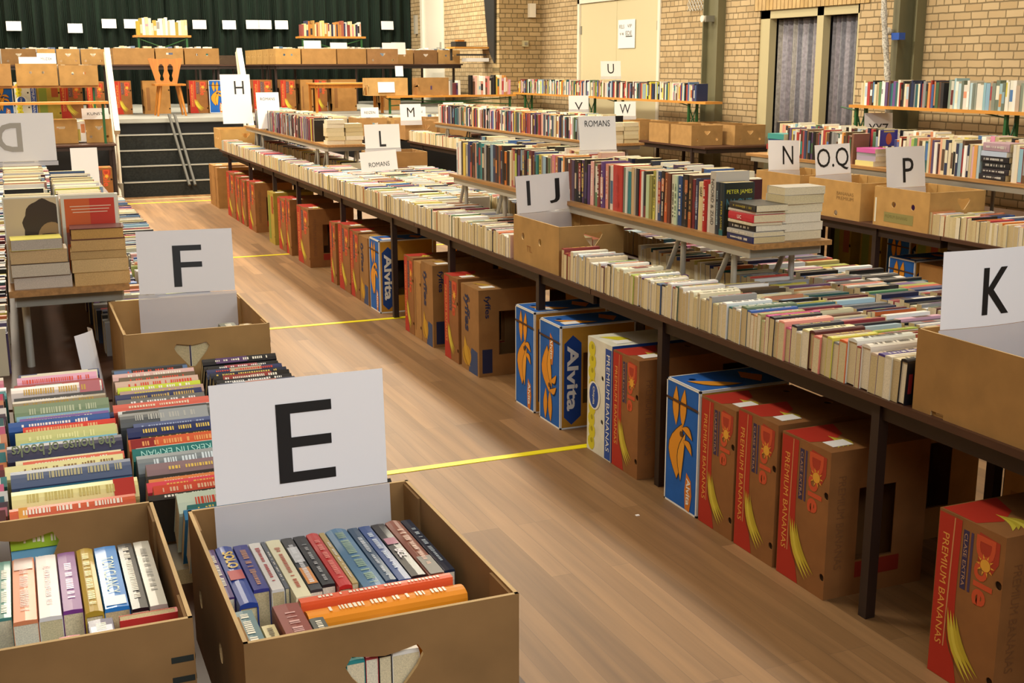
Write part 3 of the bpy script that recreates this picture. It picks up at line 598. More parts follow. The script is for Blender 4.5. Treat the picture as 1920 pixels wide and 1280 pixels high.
def build_book(s, k, kp, detail):
    T, H, D, m = s['T'], s['H'], s['D'], s['m']; c = s['col']; old = k.M, kp.M; k.M = m; kp.M = m
    t = .0022 if s['hard'] else .0009; ins = .004 if s['hard'] else 0.0006
    if not detail:
        k.raw([(0, 0, 0), (T, 0, 0), (T, D, 0), (0, D, 0), (0, 0, H), (T, 0, H), (T, D, H), (0, D, H)], [(0, 1, 5, 4), (1, 2, 6, 5), (3, 0, 4, 7)], 'book_cover', c)
        kp.raw([(0, 0, 0), (T, 0, 0), (T, D, 0), (0, D, 0), (0, 0, H), (T, 0, H), (T, D, H), (0, D, H)], [(0, 3, 2, 1), (4, 5, 6, 7), (2, 3, 7, 6)], 'page_paper', s['page'])
        if s['band']:
            a, b_, bc = s['band'][0]; k.raw([(T*.08, -.0004, H*a), (T*.92, -.0004, H*a), (T*.92, -.0004, H*b_), (T*.08, -.0004, H*b_)], [(0, 1, 2, 3)], 'book_cover', bc)
    else:
        r = min(T*.22, .006); prof = [(0, D), (0, r*1.2)] 
        n = 4 if s['hard'] else 2; bulge = T*.12 if s['hard'] else T*.03
        for i in range(n+1):
            a = i/n; prof.append((T*.04+T*.92*a, -bulge*math.sin(PI*a)))
        prof += [(T, r*1.2), (T, D)]; inner = [(T-t, D), (T-t, r), (t, r), (t, D)]
        ol = prof+inner; N = len(ol)
        vs = [(a, b_, 0) for a, b_ in ol]+[(a, b_, H) for a, b_ in ol]
        k.raw(vs, [(i, N+i, N+(i+1) % N, (i+1) % N) for i in range(N)], 'book_cover', c)
        q = len(prof)
        for zz in (0, H):                                           # cover edges at head and tail
            e = [(0, D, zz), (t, D, zz), (t, r, zz), (0, r*1.2, zz)]; k.face(e if zz else e[::-1], 'book_cover', c); e = [(T-t, D, zz), (T, D, zz), (T, r*1.2, zz), (T-t, r, zz)]; k.face(e if zz else e[::-1], 'book_cover', c)
            e = [(p[0], p[1], zz) for p in prof[1:-1]]+[(T-t, r, zz), (t, r, zz)]; k.face(e if zz else e[::-1], 'book_cover', c)
        kp.box((t, r, ins), (T-t, D-ins, H-ins), 'page_paper', s['page'])
        off = bulge+.0006
        for (a, b_, bc) in (s['band'] or []): k.raw([(T*.1, -off, H*a), (T*.9, -off, H*a), (T*.9, -off, H*b_), (T*.1, -off, H*b_)], [(0, 1, 2, 3)], 'book_cover', bc)
        if s['title']:
            Mt = frame((0, -off-.0003, H), (0, 0, -1), (1, 0, 0)) if s['mode'] in ('west', 'flat_w', 'flat_sw') else frame((T, -off-.0003, 0), (0, 0, 1), (-1, 0, 0))
            for (txt, a, b_, lo, hi) in s['title']: put_text(k, txt, Mt, H*a, T*lo, H*(b_-a), T*(hi-lo), 'book_cover', s['tcol'], s['tb'], .0002)
        else:
            g = random.Random(int(T*1e6)+int(H*1e5)+s['rank']); a = H*g.uniform(.08, .25); lo, hi = (.32, .68)
            while a < H*g.uniform(.8, .95):
                wd = g.uniform(.002, .0052); k.raw([(T*lo, -off-.0003, a), (T*hi, -off-.0003, a), (T*hi, -off-.0003, a+wd), (T*lo, -off-.0003, a+wd)], [(0, 1, 2, 3)], 'book_cover', s['tcol'])
                a += wd+(.0022 if g.random() < .82 else .011)
                if g.random() < .04: lo, hi = (.38, .62)
        if s['face']: s['face'](k, T, H, D)
    k.M, kp.M = old
def row(name, mode, fixed, a, b, z, T=(.014, .036), H=(.172, .2), D=(.105, .125), pal=MIX, wt=1.0, seed=1, hardp=.1, lean=0.0, hero=(), jit=.008, gap=.0006, zj=0.0, back=None, from_far=False):
    """a line of books from a to b (along Y, or along X for mode south); hero gives the first ones"""
    rr = random.Random(seed); q = a; i = 0
    while q < b:
        h = hero[i] if i < len(hero) else None
        t = h['T'] if h else rr.uniform(*T)
        if q+t > b+.01: break
        hh, dd = (h.get('H') if h and h.get('H') else rr.uniform(*H)), (h.get('D') if h and h.get('D') else rr.uniform(*D)); n, c, _ = pick(pal, rr); c = vary(c, rr)
        if h: n, c = h['n'], h['c']
        hd = h.get('hard', False) if h else rr.random() < hardp
        tc = h.get('tc') if h and h.get('tc') else ('1A1A1A' if n in ('white', 'cream', 'sand', 'yellow', 'pale blue') and rr.random() < .7 else rr.choice(['F0EAD8', 'E8C860', 'D8482E', 'F4F0E8']))
        band = h.get('band') if h else ([(rr.uniform(.02, .5), rr.uniform(.6, .97), vary(pick(MIX, rr)[1], rr))] if rr.random() < .38 else None)
        j = rr.uniform(0, jit); L = lean+rr.uniform(-.015, .015)
        pos = (fixed+j, q, z+rr.uniform(0, zj)) if mode != 'south' else (q, fixed+j, z+rr.uniform(0, zj))
        if back is not None: pos = (back-hh-j, q, pos[2])
        kw = {}
        if h:
            for kk in ('title', 'label', 'face', 'tb'):
                if kk in h: kw[kk] = h[kk]
        book(mode, pos, t, hh, dd, c, n, name, i, wt, hd, title=kw.get('title'), tcol=tc, band=band, lean=L, face=kw.get('face'), label=kw.get('label'), tb=kw.get('tb', .012), force=bool(h and h.get('f')))
        q += (t+gap)/(math.cos(lean) if abs(lean) > .3 else 1)+(rr.random() < .04)*.004; i += 1
    return q
def hb(n, c, T, title=None, tc=None, band=None, H=None, D=None, hard=False, **kw):
    d = dict(n=n, c=c, T=T, title=title, tc=tc, band=band, H=H, D=D, hard=hard); d.update(kw)
    if title is None: d.pop('title')
    return d

# ------------------------------------------------------------------ middle island beside the aisle (its front at x = 2.33)
TZ = .73
for n, (y0, leg) in enumerate([(-.38, (.2, 1.5)), (2.14, (2.76, 4.07)), (4.66, (5.29, 6.59)), (7.18, (7.75, 9.1)), (9.7, (10.65, 11.7)), (12.22, (12.95, 14.25))]):
    nm = ['nearest the camera', 'carrying the K carton', 'carrying the IJ carton', 'beside the third yellow floor line', 'under the rows before the L sign', 'at the far end of the middle island'][n]
    steel_table(2.33, 2.885, y0, y0+2.52, TZ, 'dark folding table in the aisle rank, '+nm, leg, grp='tables of the middle island')
    steel_table(2.89, 3.46, y0, y0+2.52, TZ, 'dark rear table of the middle island, '+nm, leg, grp='tables of the middle island')
low_bench(2.63, 3.0, 3.85, 7.35, 1.02, TZ, 'low wooden display bench carrying the upright books behind the IJ sign', (4.05, 4.45, 6.5, 7.15), grp='low display benches on the tables')
low_bench(2.6, 2.97, 10.45, 14.5, 1.02, TZ, 'low wooden display bench carrying the books beside the H sign', (10.65, 11.0, 13.6, 13.95), grp='low display benches on the tables')
# second island (front at x = 4.93)
for n, y0 in enumerate([.3, 2.82, 5.34, 7.86, 10.38, 12.9]):
    nm = ['nearest the camera', 'just before the P carton', 'carrying the P and OQ cartons', 'behind the N sign', 'below the far display bench', 'at its far end by the M sign'][n]
    steel_table(4.93, 5.62, y0, y0+2.52, TZ, 'dark front table of the second island, '+nm, (y0+.6, y0+1.95), grp='tables of the second island')
    steel_table(5.63, 6.3, y0, y0+2.52, TZ, 'dark rear table of the second island, '+nm, (y0+.6, y0+1.95), grp='tables of the second island')
low_bench(5.42, 5.8, 4.1, 8.1, 1.02, TZ, 'low wooden display bench carrying the books behind the P carton', (4.4, 5.8, 7.6), grp='low display benches on the tables')
low_bench(4.93, 5.3, 9.55, 14.35, 1.02, TZ, 'low wooden display bench carrying the books left of the ROMANS sign', (9.8, 10.2, 12, 13.9), grp='low display benches on the tables')
# wall tables and beer benches
for n, (y0, y1) in enumerate([(5.2, 7.6), (7.62, 10.2), (12.25, 14.7), (14.72, 17.2), (17.22, 19.3)]):
    steel_table(7.62 if y0 < 17 else 7.96, 8.62, y0, y1, .75, 'dark table along the brick wall, number %d from the camera' % (n+1), grp='tables along the brick wall')
beer_bench(8.1, 8.35, 5.8, 10.25, 1.3, .75, 'orange bench with green legs by the right column', grp='orange benches along the brick wall', legs=(8.15, 10.2))
beer_bench(8.1, 8.35, 13.05, 16.1, 1.255, .75, 'orange bench with green legs below the double door', grp='orange benches along the brick wall', legs=(13.55, 15.6))
beer_bench(8.1, 8.35, 16.12, 19.3, 1.26, .75, 'orange bench with green legs in the corner by the pillar', grp='orange benches along the brick wall', legs=(16.5, 18.9))
# tables left of the aisle
for n, y0 in enumerate([1.1, 3.62, 6.14, 8.66]):
    nm = ['carrying the E carton', 'carrying the F carton', 'beyond the F carton', 'farthest from the camera'][n]
    steel_table(-.12, .69, y0, y0+2.5, TZ, 'dark folding table left of the aisle, '+nm, (y0+.6, y0+1.9), grp='tables left of the aisle')
    steel_table(-.93, -.13, y0, y0+2.5, TZ, 'dark folding table at the left picture edge, '+nm, (y0+.6, y0+1.9), grp='tables left of the aisle')
low_bench(-.045, .315, 3.95, 7.0, 1.02, TZ, 'low wooden display bench carrying the stacks beside the F sign', (4.15, 4.6, 6.6), grp='low display benches on the tables')
# tables on and before the stage
steel_table(1.42, 3.15, 19.2, 19.95, 1.74, 'brown table on the stage behind the wooden chair', (19.35, 19.8), zf=1.0, grp='tables on the stage')
steel_table(3.98, 6.1, 19.2, 19.95, 1.74, 'brown table on the stage right of the steps', (19.35, 19.8), zf=1.0, grp='tables on the stage')
steel_table(3.98, 4.6, 19.97, 23.4, 1.74, 'brown table on the stage running back to the curtain', (20.4, 22.8), zf=1.0, grp='tables on the stage')
steel_table(-2.2, 1.4, 20.3, 21.0, 1.74, 'brown table at the back left of the stage', (20.45, 20.85), zf=1.0, grp='tables on the stage')
steel_table(3.2, 3.95, 22.0, 22.7, 1.74, 'brown table at the back middle of the stage', (22.1, 22.6), zf=1.0, grp='tables on the stage')
steel_table(6.2, 7.6, 20.4, 23.0, 1.74, 'brown table on the stage beside the stage door', (20.8, 22.6), zf=1.0, grp='tables on the stage')
beer_bench(-2.0, 1.2, 17.6, 17.9, 1.46, 1.0, 'orange bench at the left front of the stage', grp='orange benches on the stage', legs=(17.7,), brace=False)
beer_bench(-2.0, 1.2, 16.1, 16.35, 1.28, .75, 'orange bench on the table before the stage', grp='orange benches on the stage', legs=(16.2,), brace=False)
steel_table(-2.2, 1.25, 16.0, 16.75, .75, 'dark table standing before the left of the stage', (16.1, 16.65), grp='tables before the stage')
for (x0, x1, lab) in ((1.9, 2.75, 'yellow top shelf on the stage table behind the chair'), (4.45, 5.55, 'yellow top shelf on the stage table right of the steps')):
    beer_bench(x0, x1, 19.45, 19.75, 2.18, 1.74, lab, grp='yellow top shelves on the stage', cat='shelf', legs=(19.5,))
steel_table(4.45, 6.3, 16.2, 17.0, .75, 'dark table with travel cartons before the stage', (16.3, 16.9), grp='tables before the stage')
steel_table(4.3, 5.4, 17.9, 18.5, 1.46, 'pale low table at the right front of the stage', (18.0, 18.4), zf=1.0, top='bench_orange', leg_m='chair_wood', grp='tables on the stage')
beer_bench(5.3, 7.4, 17.5, 17.8, 1.27, 1.0, 'orange bench at the right front of the stage', grp='orange benches on the stage', legs=(17.6,))
# wooden chair on the stage
ch = thing('wooden_chair', (2.24, 18.45, 1.0), 'honey coloured wooden chair with cut-out back standing on the stage', 'chair')
k = MB(); Mc = frame((2.03, 18.66, 1.46), (1, 0, 0), (0, .08, 1))
def baluster(cx): return [(cx-.015, .03), (cx+.015, .03), (cx+.03, .07), (cx+.018, .12), (cx+.04, .19), (cx+.038, .25), (cx+.01, .29), (cx-.01, .29), (cx-.038, .25), (cx-.04, .19), (cx-.018, .12), (cx-.03, .07)]
k.panel([(.06, 0), (.36, 0), (.41, .2), (.46, .36), (.44, .375), (.3, .355), (.21, .37), (.12, .355), (-.02, .375), (-.04, .36), (.01, .2)], [baluster(.145), baluster(.275)], Mc, .022, 'chair_wood'); k.build('backrest', ch)
k = MB(); k.box((2.02, 18.25, 1.435), (2.46, 18.67, 1.462), 'chair_wood'); k.build('seat', ch)
for sx in (-1, 1):
    for sy in (-1, 1):
        k = MB(); k.tube((2.24+sx*.13, 18.46+sy*.12, 1.44), (2.24+sx*.2, 18.46+sy*.19, 1.0), .024, 'chair_wood', r2=.015); k.build('leg', ch)

# ------------------------------------------------------------------ banana cartons under the middle island
lo = 2.31; DX = lo+.2
lst = [  # y0, y1, kind, label, flip
 (2.175, 2.42, 'dole', 'red and kraft banana carton at the right picture edge, nearest of all', 0),
 (2.905, 3.165, 'dole', 'red and kraft banana carton just behind the near table leg, nearest of three alike', 0),
 (3.19, 3.43, 'dole', 'red and kraft banana carton in the middle of the three beside the near table leg', 0),
 (3.445, 3.675, 'dole', 'red and kraft banana carton pressed against the strapped blue carton', 0),
 (3.69, 3.935, 'alvita', 'blue banana carton with brown strap between table leg and red cartons', 0),
 (4.165, 4.395, 'dole', 'red and kraft banana carton standing right of the white banana carton', 0),
 (4.405, 4.64, 'chiquita', 'white banana carton with yellow bananas and blue stripe', 0),
 (4.93, 5.17, 'alvita', 'blue banana carton left of the white one, its yellow side showing', 1),
 (5.235, 5.475, 'alvita', 'blue banana carton farthest of the near blue pair, behind a table leg', 0),
 (6.0, 6.28, 'fyffes', 'brown banana carton with large dark lettering, nearest of its kind', 0),
 (6.33, 6.57, 'dole', 'red and kraft banana carton behind the large dark lettered brown one', 0),
 (6.78, 7.0, 'fyffes', 'brown dark lettered banana carton, second of its kind from the camera', 0),
 (7.01, 7.15, 'plain', 'narrow plain brown carton between lettered and red cartons', 0),
 (7.16, 7.35, 'dole', 'red carton just right of the table leg by the floor line', 0),
 (7.93, 8.17, 'alvita', 'blue banana carton in front of the third table leg group', 0),
 (8.215, 8.445, 'fyffes', 'brown banana carton with paper label left of the far blue one', 0),
 (8.46, 8.7, 'dole', 'red carton third from the left in the group by the far blue one', 0),
 (8.72, 9.05, 'dole', 'red carton second from the left in the group by the far blue one', 0),
 (9.14, 9.32, 'dole', 'narrow red carton leftmost in the group by the far blue one', 0),
 (10.05, 10.5, 'dole', 'large red carton with dark hand hole beyond the floor line', 0),
 (10.78, 10.98, 'dole', 'red carton second in the row beyond the floor line', 0),
 (11.0, 11.33, 'dole', 'red carton third in the row beyond the floor line', 0),
 (11.52, 11.8, 'gold', 'yellow green carton standing alone between table legs', 0),
 (12.48, 12.9, 'dole', 'red carton beside the yellow green one toward the stage', 0),
 (13.03, 13.3, 'dole', 'red carton in the far group of three, nearest', 0),
 (13.35, 13.65, 'dole', 'red carton in the far group of three, middle', 0),
 (13.7, 14.2, 'dole', 'red carton in the far group of three, farthest', 0),
 (14.87, 15.05, 'plain', 'brown carton last but one before the stage steps', 0),
 (15.08, 15.5, 'plain', 'brown carton last before the stage steps', 0)]
for i, (a, b_, kd, lab, fl) in enumerate(lst):
    banana_box(DX, (a+b_)/2, 0, kd, lab, 'W', W=b_-a, D=.4, H=.505+.02*((i*7) % 3-1)*.5+(.03 if kd == 'chiquita' else 0), grp='banana cartons under the middle island', flip=bool(fl), paper=i not in (0, 4, 21, 13))
# a few more cartons in the dark behind the front line
for i, (x, y, kd) in enumerate(((3.0, 3.3, 'plain'), (3.0, 4.6, 'dole'), (3.0, 5.6, 'plain'), (3.0, 6.6, 'plain'), (3.0, 7.7, 'alvita'), (3.0, 9.4, 'plain'), (3.0, 2.55, 'plain'))):
    banana_box(x, y, 0, kd, ['brown', 'red and kraft', 'brown', 'brown', 'blue', 'brown', 'brown'][i]+' carton in the dark behind the front line, %s the camera' % ['second from', 'third from', 'fourth from', 'fifth from', 'sixth from', 'farthest from', 'nearest'][i], 'W', grp='cartons in the dark under the middle island')
# under the second island
for (x, y, kd, lab) in ((5.35, 5.9, 'alvita', 'dark blue banana carton under the second island, right of the near bookstack'), (5.35, 5.62, 'plain', 'brown carton beside the dark blue one under the second island'), (6.05, 6.75, 'alvita', 'bright blue carton standing under the P carton'),
        (6.05, 7.05, 'gold', 'yellow and brown carton left of the bright blue one under the P carton'), (6.05, 7.4, 'gold', 'yellow and brown carton under the OQ carton'), (6.05, 6.45, 'gold', 'yellow green carton right of the bright blue one'),
        (5.2, 7.3, 'dole', 'dark red carton under the second island behind the bookstack'), (5.2, 7.6, 'dole', 'dark red carton farther under the second island'), (5.2, 9.4, 'plain', 'brown carton in the dark under the far display bench'), (5.2, 12.0, 'dole', 'red carton in the dark under the far display bench'),(5.2, 12.4, 'dole', 'dark red carton next to the M books under the island')):
    banana_box(x, y, 0, kd, lab, 'W', grp='cartons under the second island')
# cartons on the stage floor, facing the hall
for i, (x, y, kd, lab, wd, dp, fc) in enumerate(((1.66, 19.45, 'dole', 'red carton at the left under the stage table', .24, .4, 'S'), (2.15, 19.4, 'plain', 'brown carton with dark hand hole under the stage table behind the chair', .4, .24, 'S'), (2.78, 19.4, 'dole', 'red and brown carton right of the stage chair', .28, .3, 'S'), (3.05, 19.35, 'alvita', 'blue banana carton at the right under the stage table', .24, .3, 'S'),
        (3.3, 19.9, 'alvita', 'blue carton behind, at the right end of the stage table', .12, .4, 'S'), (3.75, 19.3, 'dole', 'red carton left of the stage table leg', .3, .4, 'S'), (4.15, 19.3, 'dole', 'red carton first under the right stage table', .24, .4, 'S'), (4.45, 19.3, 'plain', 'brown carton second under the right stage table', .2, .4, 'S'), (4.68, 19.3, 'dole', 'red carton third under the right stage table', .2, .4, 'S'),
        (5.05, 19.2, 'plain', 'brown carton with big dark hand hole under the right stage table', .42, .24, 'S'), (5.85, 19.3, 'plain', 'brown carton at the right end under the stage table', .36, .24, 'S'), (.86, 18.25, 'dole', 'red and yellow carton under the front stage bench', .3, .3, 'S'), (-.05, 18.25, 'alvita', 'blue carton at the left picture edge under the front stage bench', .3, .3, 'S'), (.26, 18.25, 'chiquita', 'white and yellow carton under the front stage bench', .28, .3, 'S'), (1.0, 15.6, 'dole', 'red carton on the floor beside the left handrail', .26, .3, 'S'), (.56, 18.25, 'gold', 'yellow and red carton on the stage left', .3, .3, 'S'), (1.2, 18.5, 'dole', 'bright red carton on the stage by the left handrail', .24, .4, 'S'))):
    fl_z = 1.0 if y > STG_Y else 0.0
    banana_box(x, y, fl_z, kd, lab, fc, W=wd, D=dp, H=.5, grp='banana cartons at the stage', paper=False)
    if 'dark hand hole' in lab or 'right end under' in lab:
        pass

# ------------------------------------------------------------------ open cartons on the tables
E2 = open_carton(.222, .612, 1.44, 1.958, TZ, .968, 'open brown carton holding the big E sign and paperbacks', south=[('h', .19, .15, .112, .08)], west=[('c', .1, .12, .016), ('c', .3, .12, .016)], kraft='8F6C42', grp='open cartons on the tables')
def lart(k, Mw, Ms, W, D, H):
    for yy in (.175, .145): k.poly(rect(W-.032, yy, W-.002, yy+.009), Ms, 'print_ink', '2A2E2A'); k.poly(rect(0, yy, .01, yy+.009), frame((W/2, -D/2, 0), (0, 1, 0), (0, 0, 1)), 'print_ink', '2A2E2A')
    k.poly(rect(.14, .0, .2, .07), Ms, 'print_ink', 'D88A3A')
open_carton(-.215, .172, 1.545, 2.03, TZ, .968, 'open brown carton of paperbacks left of the E carton', kraft='8F6C42', art=lart, north=[('h', .215, .16, .12, .1)], grp='open cartons on the tables')
open_carton(.245, .655, 3.41, 3.94, TZ, .968, 'open brown carton holding the F sign, yellow floor line behind', kraft='A98350', south=[('h', .185, .165, .1, .07)], grp='open cartons on the tables',
            art=lambda k, Mw, Ms, W, D, H: [k.poly([(0, .03+.03*j), (.0, .045+.03*j), (.03, .055+.03*j), (.03, .04+.03*j)], frame((W/2, -D/2, 0), (0, 1, 0), (0, 0, 1)), 'print_ink', '8A2A22') for j in range(6)])
def kart(k, Mw, Ms, W, D, H): k.poly([(.3, .08), (.42, .07), (.44, .16), (.33, .17)], Mw, 'print_ink', 'A97E4B')
open_carton(2.345, 2.74, 2.06, 2.6, TZ, .968, 'open brown carton holding the big K sign at the right edge', kraft='A37B46', grp='open cartons on the tables', west=[('s', .1, .004, .05, .02), ('c', .5, .235, .02)])
def ijart(k, Mw, Ms, W, D, H): put_text(k, 'TTL', Mw, .17, .065, .06, .03, 'print_ink', '96602F', 0)
open_carton(2.345, 2.69, 5.03, 5.58, TZ, .962, 'open brown carton with two round holes holding the I J sign', kraft='B08A52', art=ijart, west=[('c', .12, .135, .018), ('c', .33, .13, .018)], south=[('h', .18, .165, .1, .07)], grp='open cartons on the tables')
open_carton(4.94, 5.36, 5.46, 5.95, TZ, .97, 'open brown carton with two round holes holding the P sign', kraft='BE9558', west=[('c', .18, .14, .018), ('c', .35, .14, .018)], south=[('h', .255, .165, .1, .07), ('c', .1, .07, .018)], grp='open cartons on the tables',
            art=lambda k, Mw, Ms, W, D, H: (k.poly(rect(.1, .03, .36, .09), Mw, 'print_ink', '8E8750'), put_text(k, 'PREMIUM BANANAS', Mw, .11, .055, .2, .02, 'print_ink', '6F6A3C', 0), k.poly(rect(.01, .02, .025, .17), Mw, 'print_ink', 'DCD8C4')))
open_carton(4.94, 5.36, 6.08, 6.62, TZ, .97, 'open brown carton with faded print holding the O.Q sign', kraft='BE9558', west=[('c', .3, .03, .018)], south=[('c', .2, .1, .02)], grp='open cartons on the tables',
            art=lambda k, Mw, Ms, W, D, H: (put_text(k, 'BANANAS', Mw, .3, .15, .17, .022, 'print_ink', '8A6A3C', 0), put_text(k, 'PREMIUM', Mw, .3, .12, .17, .022, 'print_ink', '8A6A3C', 0)))
open_carton(4.94, 5.36, 6.72, 7.24, TZ, .97, 'open brown carton holding the N sign', kraft='B58D53', grp='open cartons on the tables')
open_carton(2.35, 2.76, 14.68, 15.2, TZ, .97, 'open brown carton at the far end of the middle island', kraft='C29A5C', west=[('c', .15, .13, .018), ('c', .3, .13, .018)], south=[('h', .3, .16, .1, .06)], grp='open cartons on the tables')
open_carton(2.9, 3.38, 10.0, 10.42, TZ, .97, 'open brown carton holding the L sign', kraft='9C7444', grp='open cartons on the tables')
for (x, y, lab, kr) in ((4.95, 15.55, 'brown carton holding the M sign', 'A57E4E'), (5.45, 15.55, 'brown carton right of the M carton before the far bench', 'A57E4E')):
    open_carton(x, x+.45, y, y+.5, TZ, .98, lab, kraft=kr, south=[('h', .3, .17, .1, .06)], grp='open cartons before the stage')
for (x, y, lab, kr) in ((4.5, 16.3, 'brown carton with a travel sign, leftmost before the stage', 'AC8553'), (4.98, 16.3, 'brown carton with a travel sign, second before the stage', 'C09A60'), (5.5, 16.3, 'brown carton right of the travel cartons', 'A57E4E')):
    open_carton(x, x+.42, y, y+.5, .75, 1.0, lab, kraft=kr, south=[('h', .25, .16, .09, .05)], west=[('c', .15, .12, .017), ('c', .3, .12, .017)], grp='open cartons before the stage')
# cartons on the wall table below the orange bench
for i, (x, y) in enumerate(((7.64, 12.6), (7.64, 13.15), (7.64, 13.9), (7.64, 14.45), (7.64, 15.0), (8.16, 12.45), (8.12, 12.98))):
    open_carton(x, x+.44, y, y+.5, .75, .99, 'brown carton on the wall table, %s' % ['front corner', 'second from its corner', 'third from its corner', 'under the W sign', 'left of the W sign', 'right before the column', 'behind the column carton'][i], kraft='A8824F',
                south=[('h', .22, .15, .09, .05), ('c', .08, .07, .016), ('c', .36, .07, .016)], grp='cartons on the wall table')
# cartons on the stage tables
def sc(x0, x1, y0, z, lab, kr='A47C4B', h=.24, d=.5, hl='h', grp='cartons on the stage'):
    w = x1-x0; so = {'h': [('h', w/2, h*.62, .09, .05)], 'c': [('c', w*.35, h*.6, .018), ('c', w*.65, h*.6, .018)], 's': [('s', w/2, h*.66, .1, .03)], 'n': [], 'x': [('h', w/2, h*.62, .09, .05), ('c', w*.18, h*.25, .018), ('c', w*.82, h*.25, .018)]}[hl]
    open_carton(x0, x1, y0, y0+d, z, z+h, lab, kraft=kr, south=so, west=[('c', .12, .14, .017), ('c', .3, .14, .017)], grp=grp)
sc(1.55, 2.15, 19.22, 1.742, 'wide plain brown carton on the stage table left of the chair', 'A57E4D', hl='n')
sc(2.17, 2.58, 19.22, 1.742, 'brown carton with pale slot above the stage chair', 'A98350', hl='s')
sc(2.6, 3.12, 19.22, 1.742, 'brown carton at the right end of the left stage table', 'A07948', hl='c')
sc(4.42, 4.98, 19.22, 1.742, 'brown carton at the corner of the right stage table', 'AC8450', hl='n')
sc(5.0, 5.48, 19.22, 1.742, 'plain brown carton in the middle of the right stage table', 'A07948', hl='n')
sc(5.5, 6.02, 19.22, 1.742, 'brown carton with heart shaped hole on the right stage table', '98724A', hl='x')
for j in range(5): sc(4.0, 4.4, 19.22+.52*j, 1.742, 'brown carton in the side row of the right stage table, %s' % ['nearest', 'second', 'third', 'fourth', 'farthest'][j], 'BC9458', hl='c')
for j, (xa, xb, hl, kr) in enumerate(((-.6, -.02, 'c', 'A98350'), (0.0, .5, 'x', '8F6C44'), (.52, .78, 'h', 'C9A064'), (.8, 1.14, 'x', 'BB935C'), (1.16, 1.52, 'x', 'BB935C'))):
    sc(xa, xb, 20.35, 1.742, 'brown carton on the back left stage table, %s' % ['leftmost', 'second from the left with heart hole', 'narrow third one', 'fourth one', 'rightmost'][j], kr, hl=hl)
sc(.14-.7, .1, 17.55, 1.462, 'brown carton at the left picture edge on the front stage bench', 'A57E4D', hl='c', h=.29, d=.4)
sc(.16, .68, 17.55, 1.462, 'brown carton with two round holes on the front stage bench', 'AD864F', hl='c', h=.29, d=.4)
sc(.7, 1.2, 17.55, 1.462, 'brown carton next to the handrail on the front stage bench', 'A9834F', hl='c', h=.27, d=.4)
sc(.42, .82, 16.42, .752, 'brown carton left of the record sleeves before the stage', 'AD864F', hl='s', h=.3, d=.3)
sc(.92, 1.24, 16.42, .752, 'brown carton with heart shaped hole right before the handrail', 'AD864F', hl='x', h=.3, d=.3)
sc(5.02, 5.64, 17.55, 1.462-.19, 'brown carton with a pasted paper at the right front of the stage', 'C29A60', hl='n', h=.26, d=.3)
sc(5.8, 6.3, 17.55, 1.272, 'brown carton behind the sheet music on the right front bench', 'A07948', hl='n', h=.26, d=.28)
sc(6.25, 6.7, 20.5, 1.742, 'brown carton before the stage door, left one', 'AA8250', hl='c'); sc(6.72, 7.15, 20.5, 1.742, 'brown carton before the stage door, dark side one', '8F6A44', hl='h'); sc(7.17, 7.58, 20.5, 1.742, 'brown carton by the pillar on the stage', 'C09860', hl='c')
sc(3.25, 3.9, 22.05, 1.742, 'dark low carton in the gap between the stage tables', '4A3A2C', hl='h', h=.16)

# ------------------------------------------------------------------ letter signs
G1 = 'letter signs in plastic sleeves'
sign(.413, 1.915, .985, 0, 'E', 'large white E sign in a clear sleeve, nearest the camera', h=.205, th=.138, tw=.098, tx=.008, ty=-.01, bold=.0, sleeve=.17, tilt=-.06, roll=.0, grp=G1)
sign(.485, 3.86, .995, math.radians(-7), 'F', 'white F sign in its carton beside the tall bookstacks', h=.2, th=.132, tw=.09, tx=.005, ty=-.015, bold=.0, sleeve=.13, grp=G1)
sign(.0, 5.45, 1.315, 0, 'D', 'white D sign seen from behind at the left picture edge', h=.2, th=.12, tw=.1, tx=.0, mirror=True, bold=.02, sleeve=.02, ink='ink_faint', grp=G1, cat='sign', w=.36)
sign(2.5, 5.545, .975, 0, [('I', -.085, .018), ('J', .06, .06)], 'white I J sign standing in the brown carton', h=.19, th=.125, bold=.006, tilt=-.02, tx=.0, ty=.005, sleeve=.1, curl=.012, w=.3, roll=.05, grp=G1)
sign(2.525, 2.53, .975, 0, 'K', 'large white K sign at the right picture edge', w=.33, h=.22, th=.135, tw=.1, tx=.022, ty=-.01, bold=.012, sleeve=.12, curl=.012, tilt=-.04, grp=G1)
sign(2.77, 9.3, 1.06, math.radians(2), 'L', 'white L sign above the ROMANS sheet', h=.19, th=.125, tw=.055, tx=-.0, ty=-.02, bold=.008, sleeve=.03, grp=G1)
sign(5.02, 15.5, .99, math.radians(2), 'M', 'white M sign before the stage', w=.3, h=.22, th=.125, tw=.105, bold=.0, sleeve=.06, grp=G1)
sign(5.1, 7.13, .97, math.radians(8), 'N', 'white tilted N sign left of the O.Q sign', h=.21, th=.13, tw=.105, bold=.0, roll=-.04, sleeve=.1, curl=.01, tx=.03, grp=G1)
sign(5.1, 6.57, .985, math.radians(3), 'O.Q', 'white O.Q sign above the faded print carton', w=.3, h=.2, th=.15, tw=.27, bold=.0, sleeve=.1, roll=.02, grp=G1)
sign(5.115, 5.87, .96, math.radians(4), 'P', 'white P sign above the carton with two round holes', w=.32, h=.25, th=.15, tw=.09, tx=.01, ty=-.02, bold=.0, sleeve=.06, curl=.01, grp=G1)
sign(8.3, 10.0, 1.02, math.radians(-14), 'XYZ', 'white XYZ sign hanging below the orange wall bench', w=.31, h=.2, th=.1, tw=.22, ty=-.06, bold=.004, sleeve=.03, grp=G1)
sign(7.9, 14.8, 1.02, math.radians(-18), 'W', 'white W sign standing among the wall table cartons', w=.3, h=.2, th=.13, tw=.15, bold=0, sleeve=.05, grp=G1)
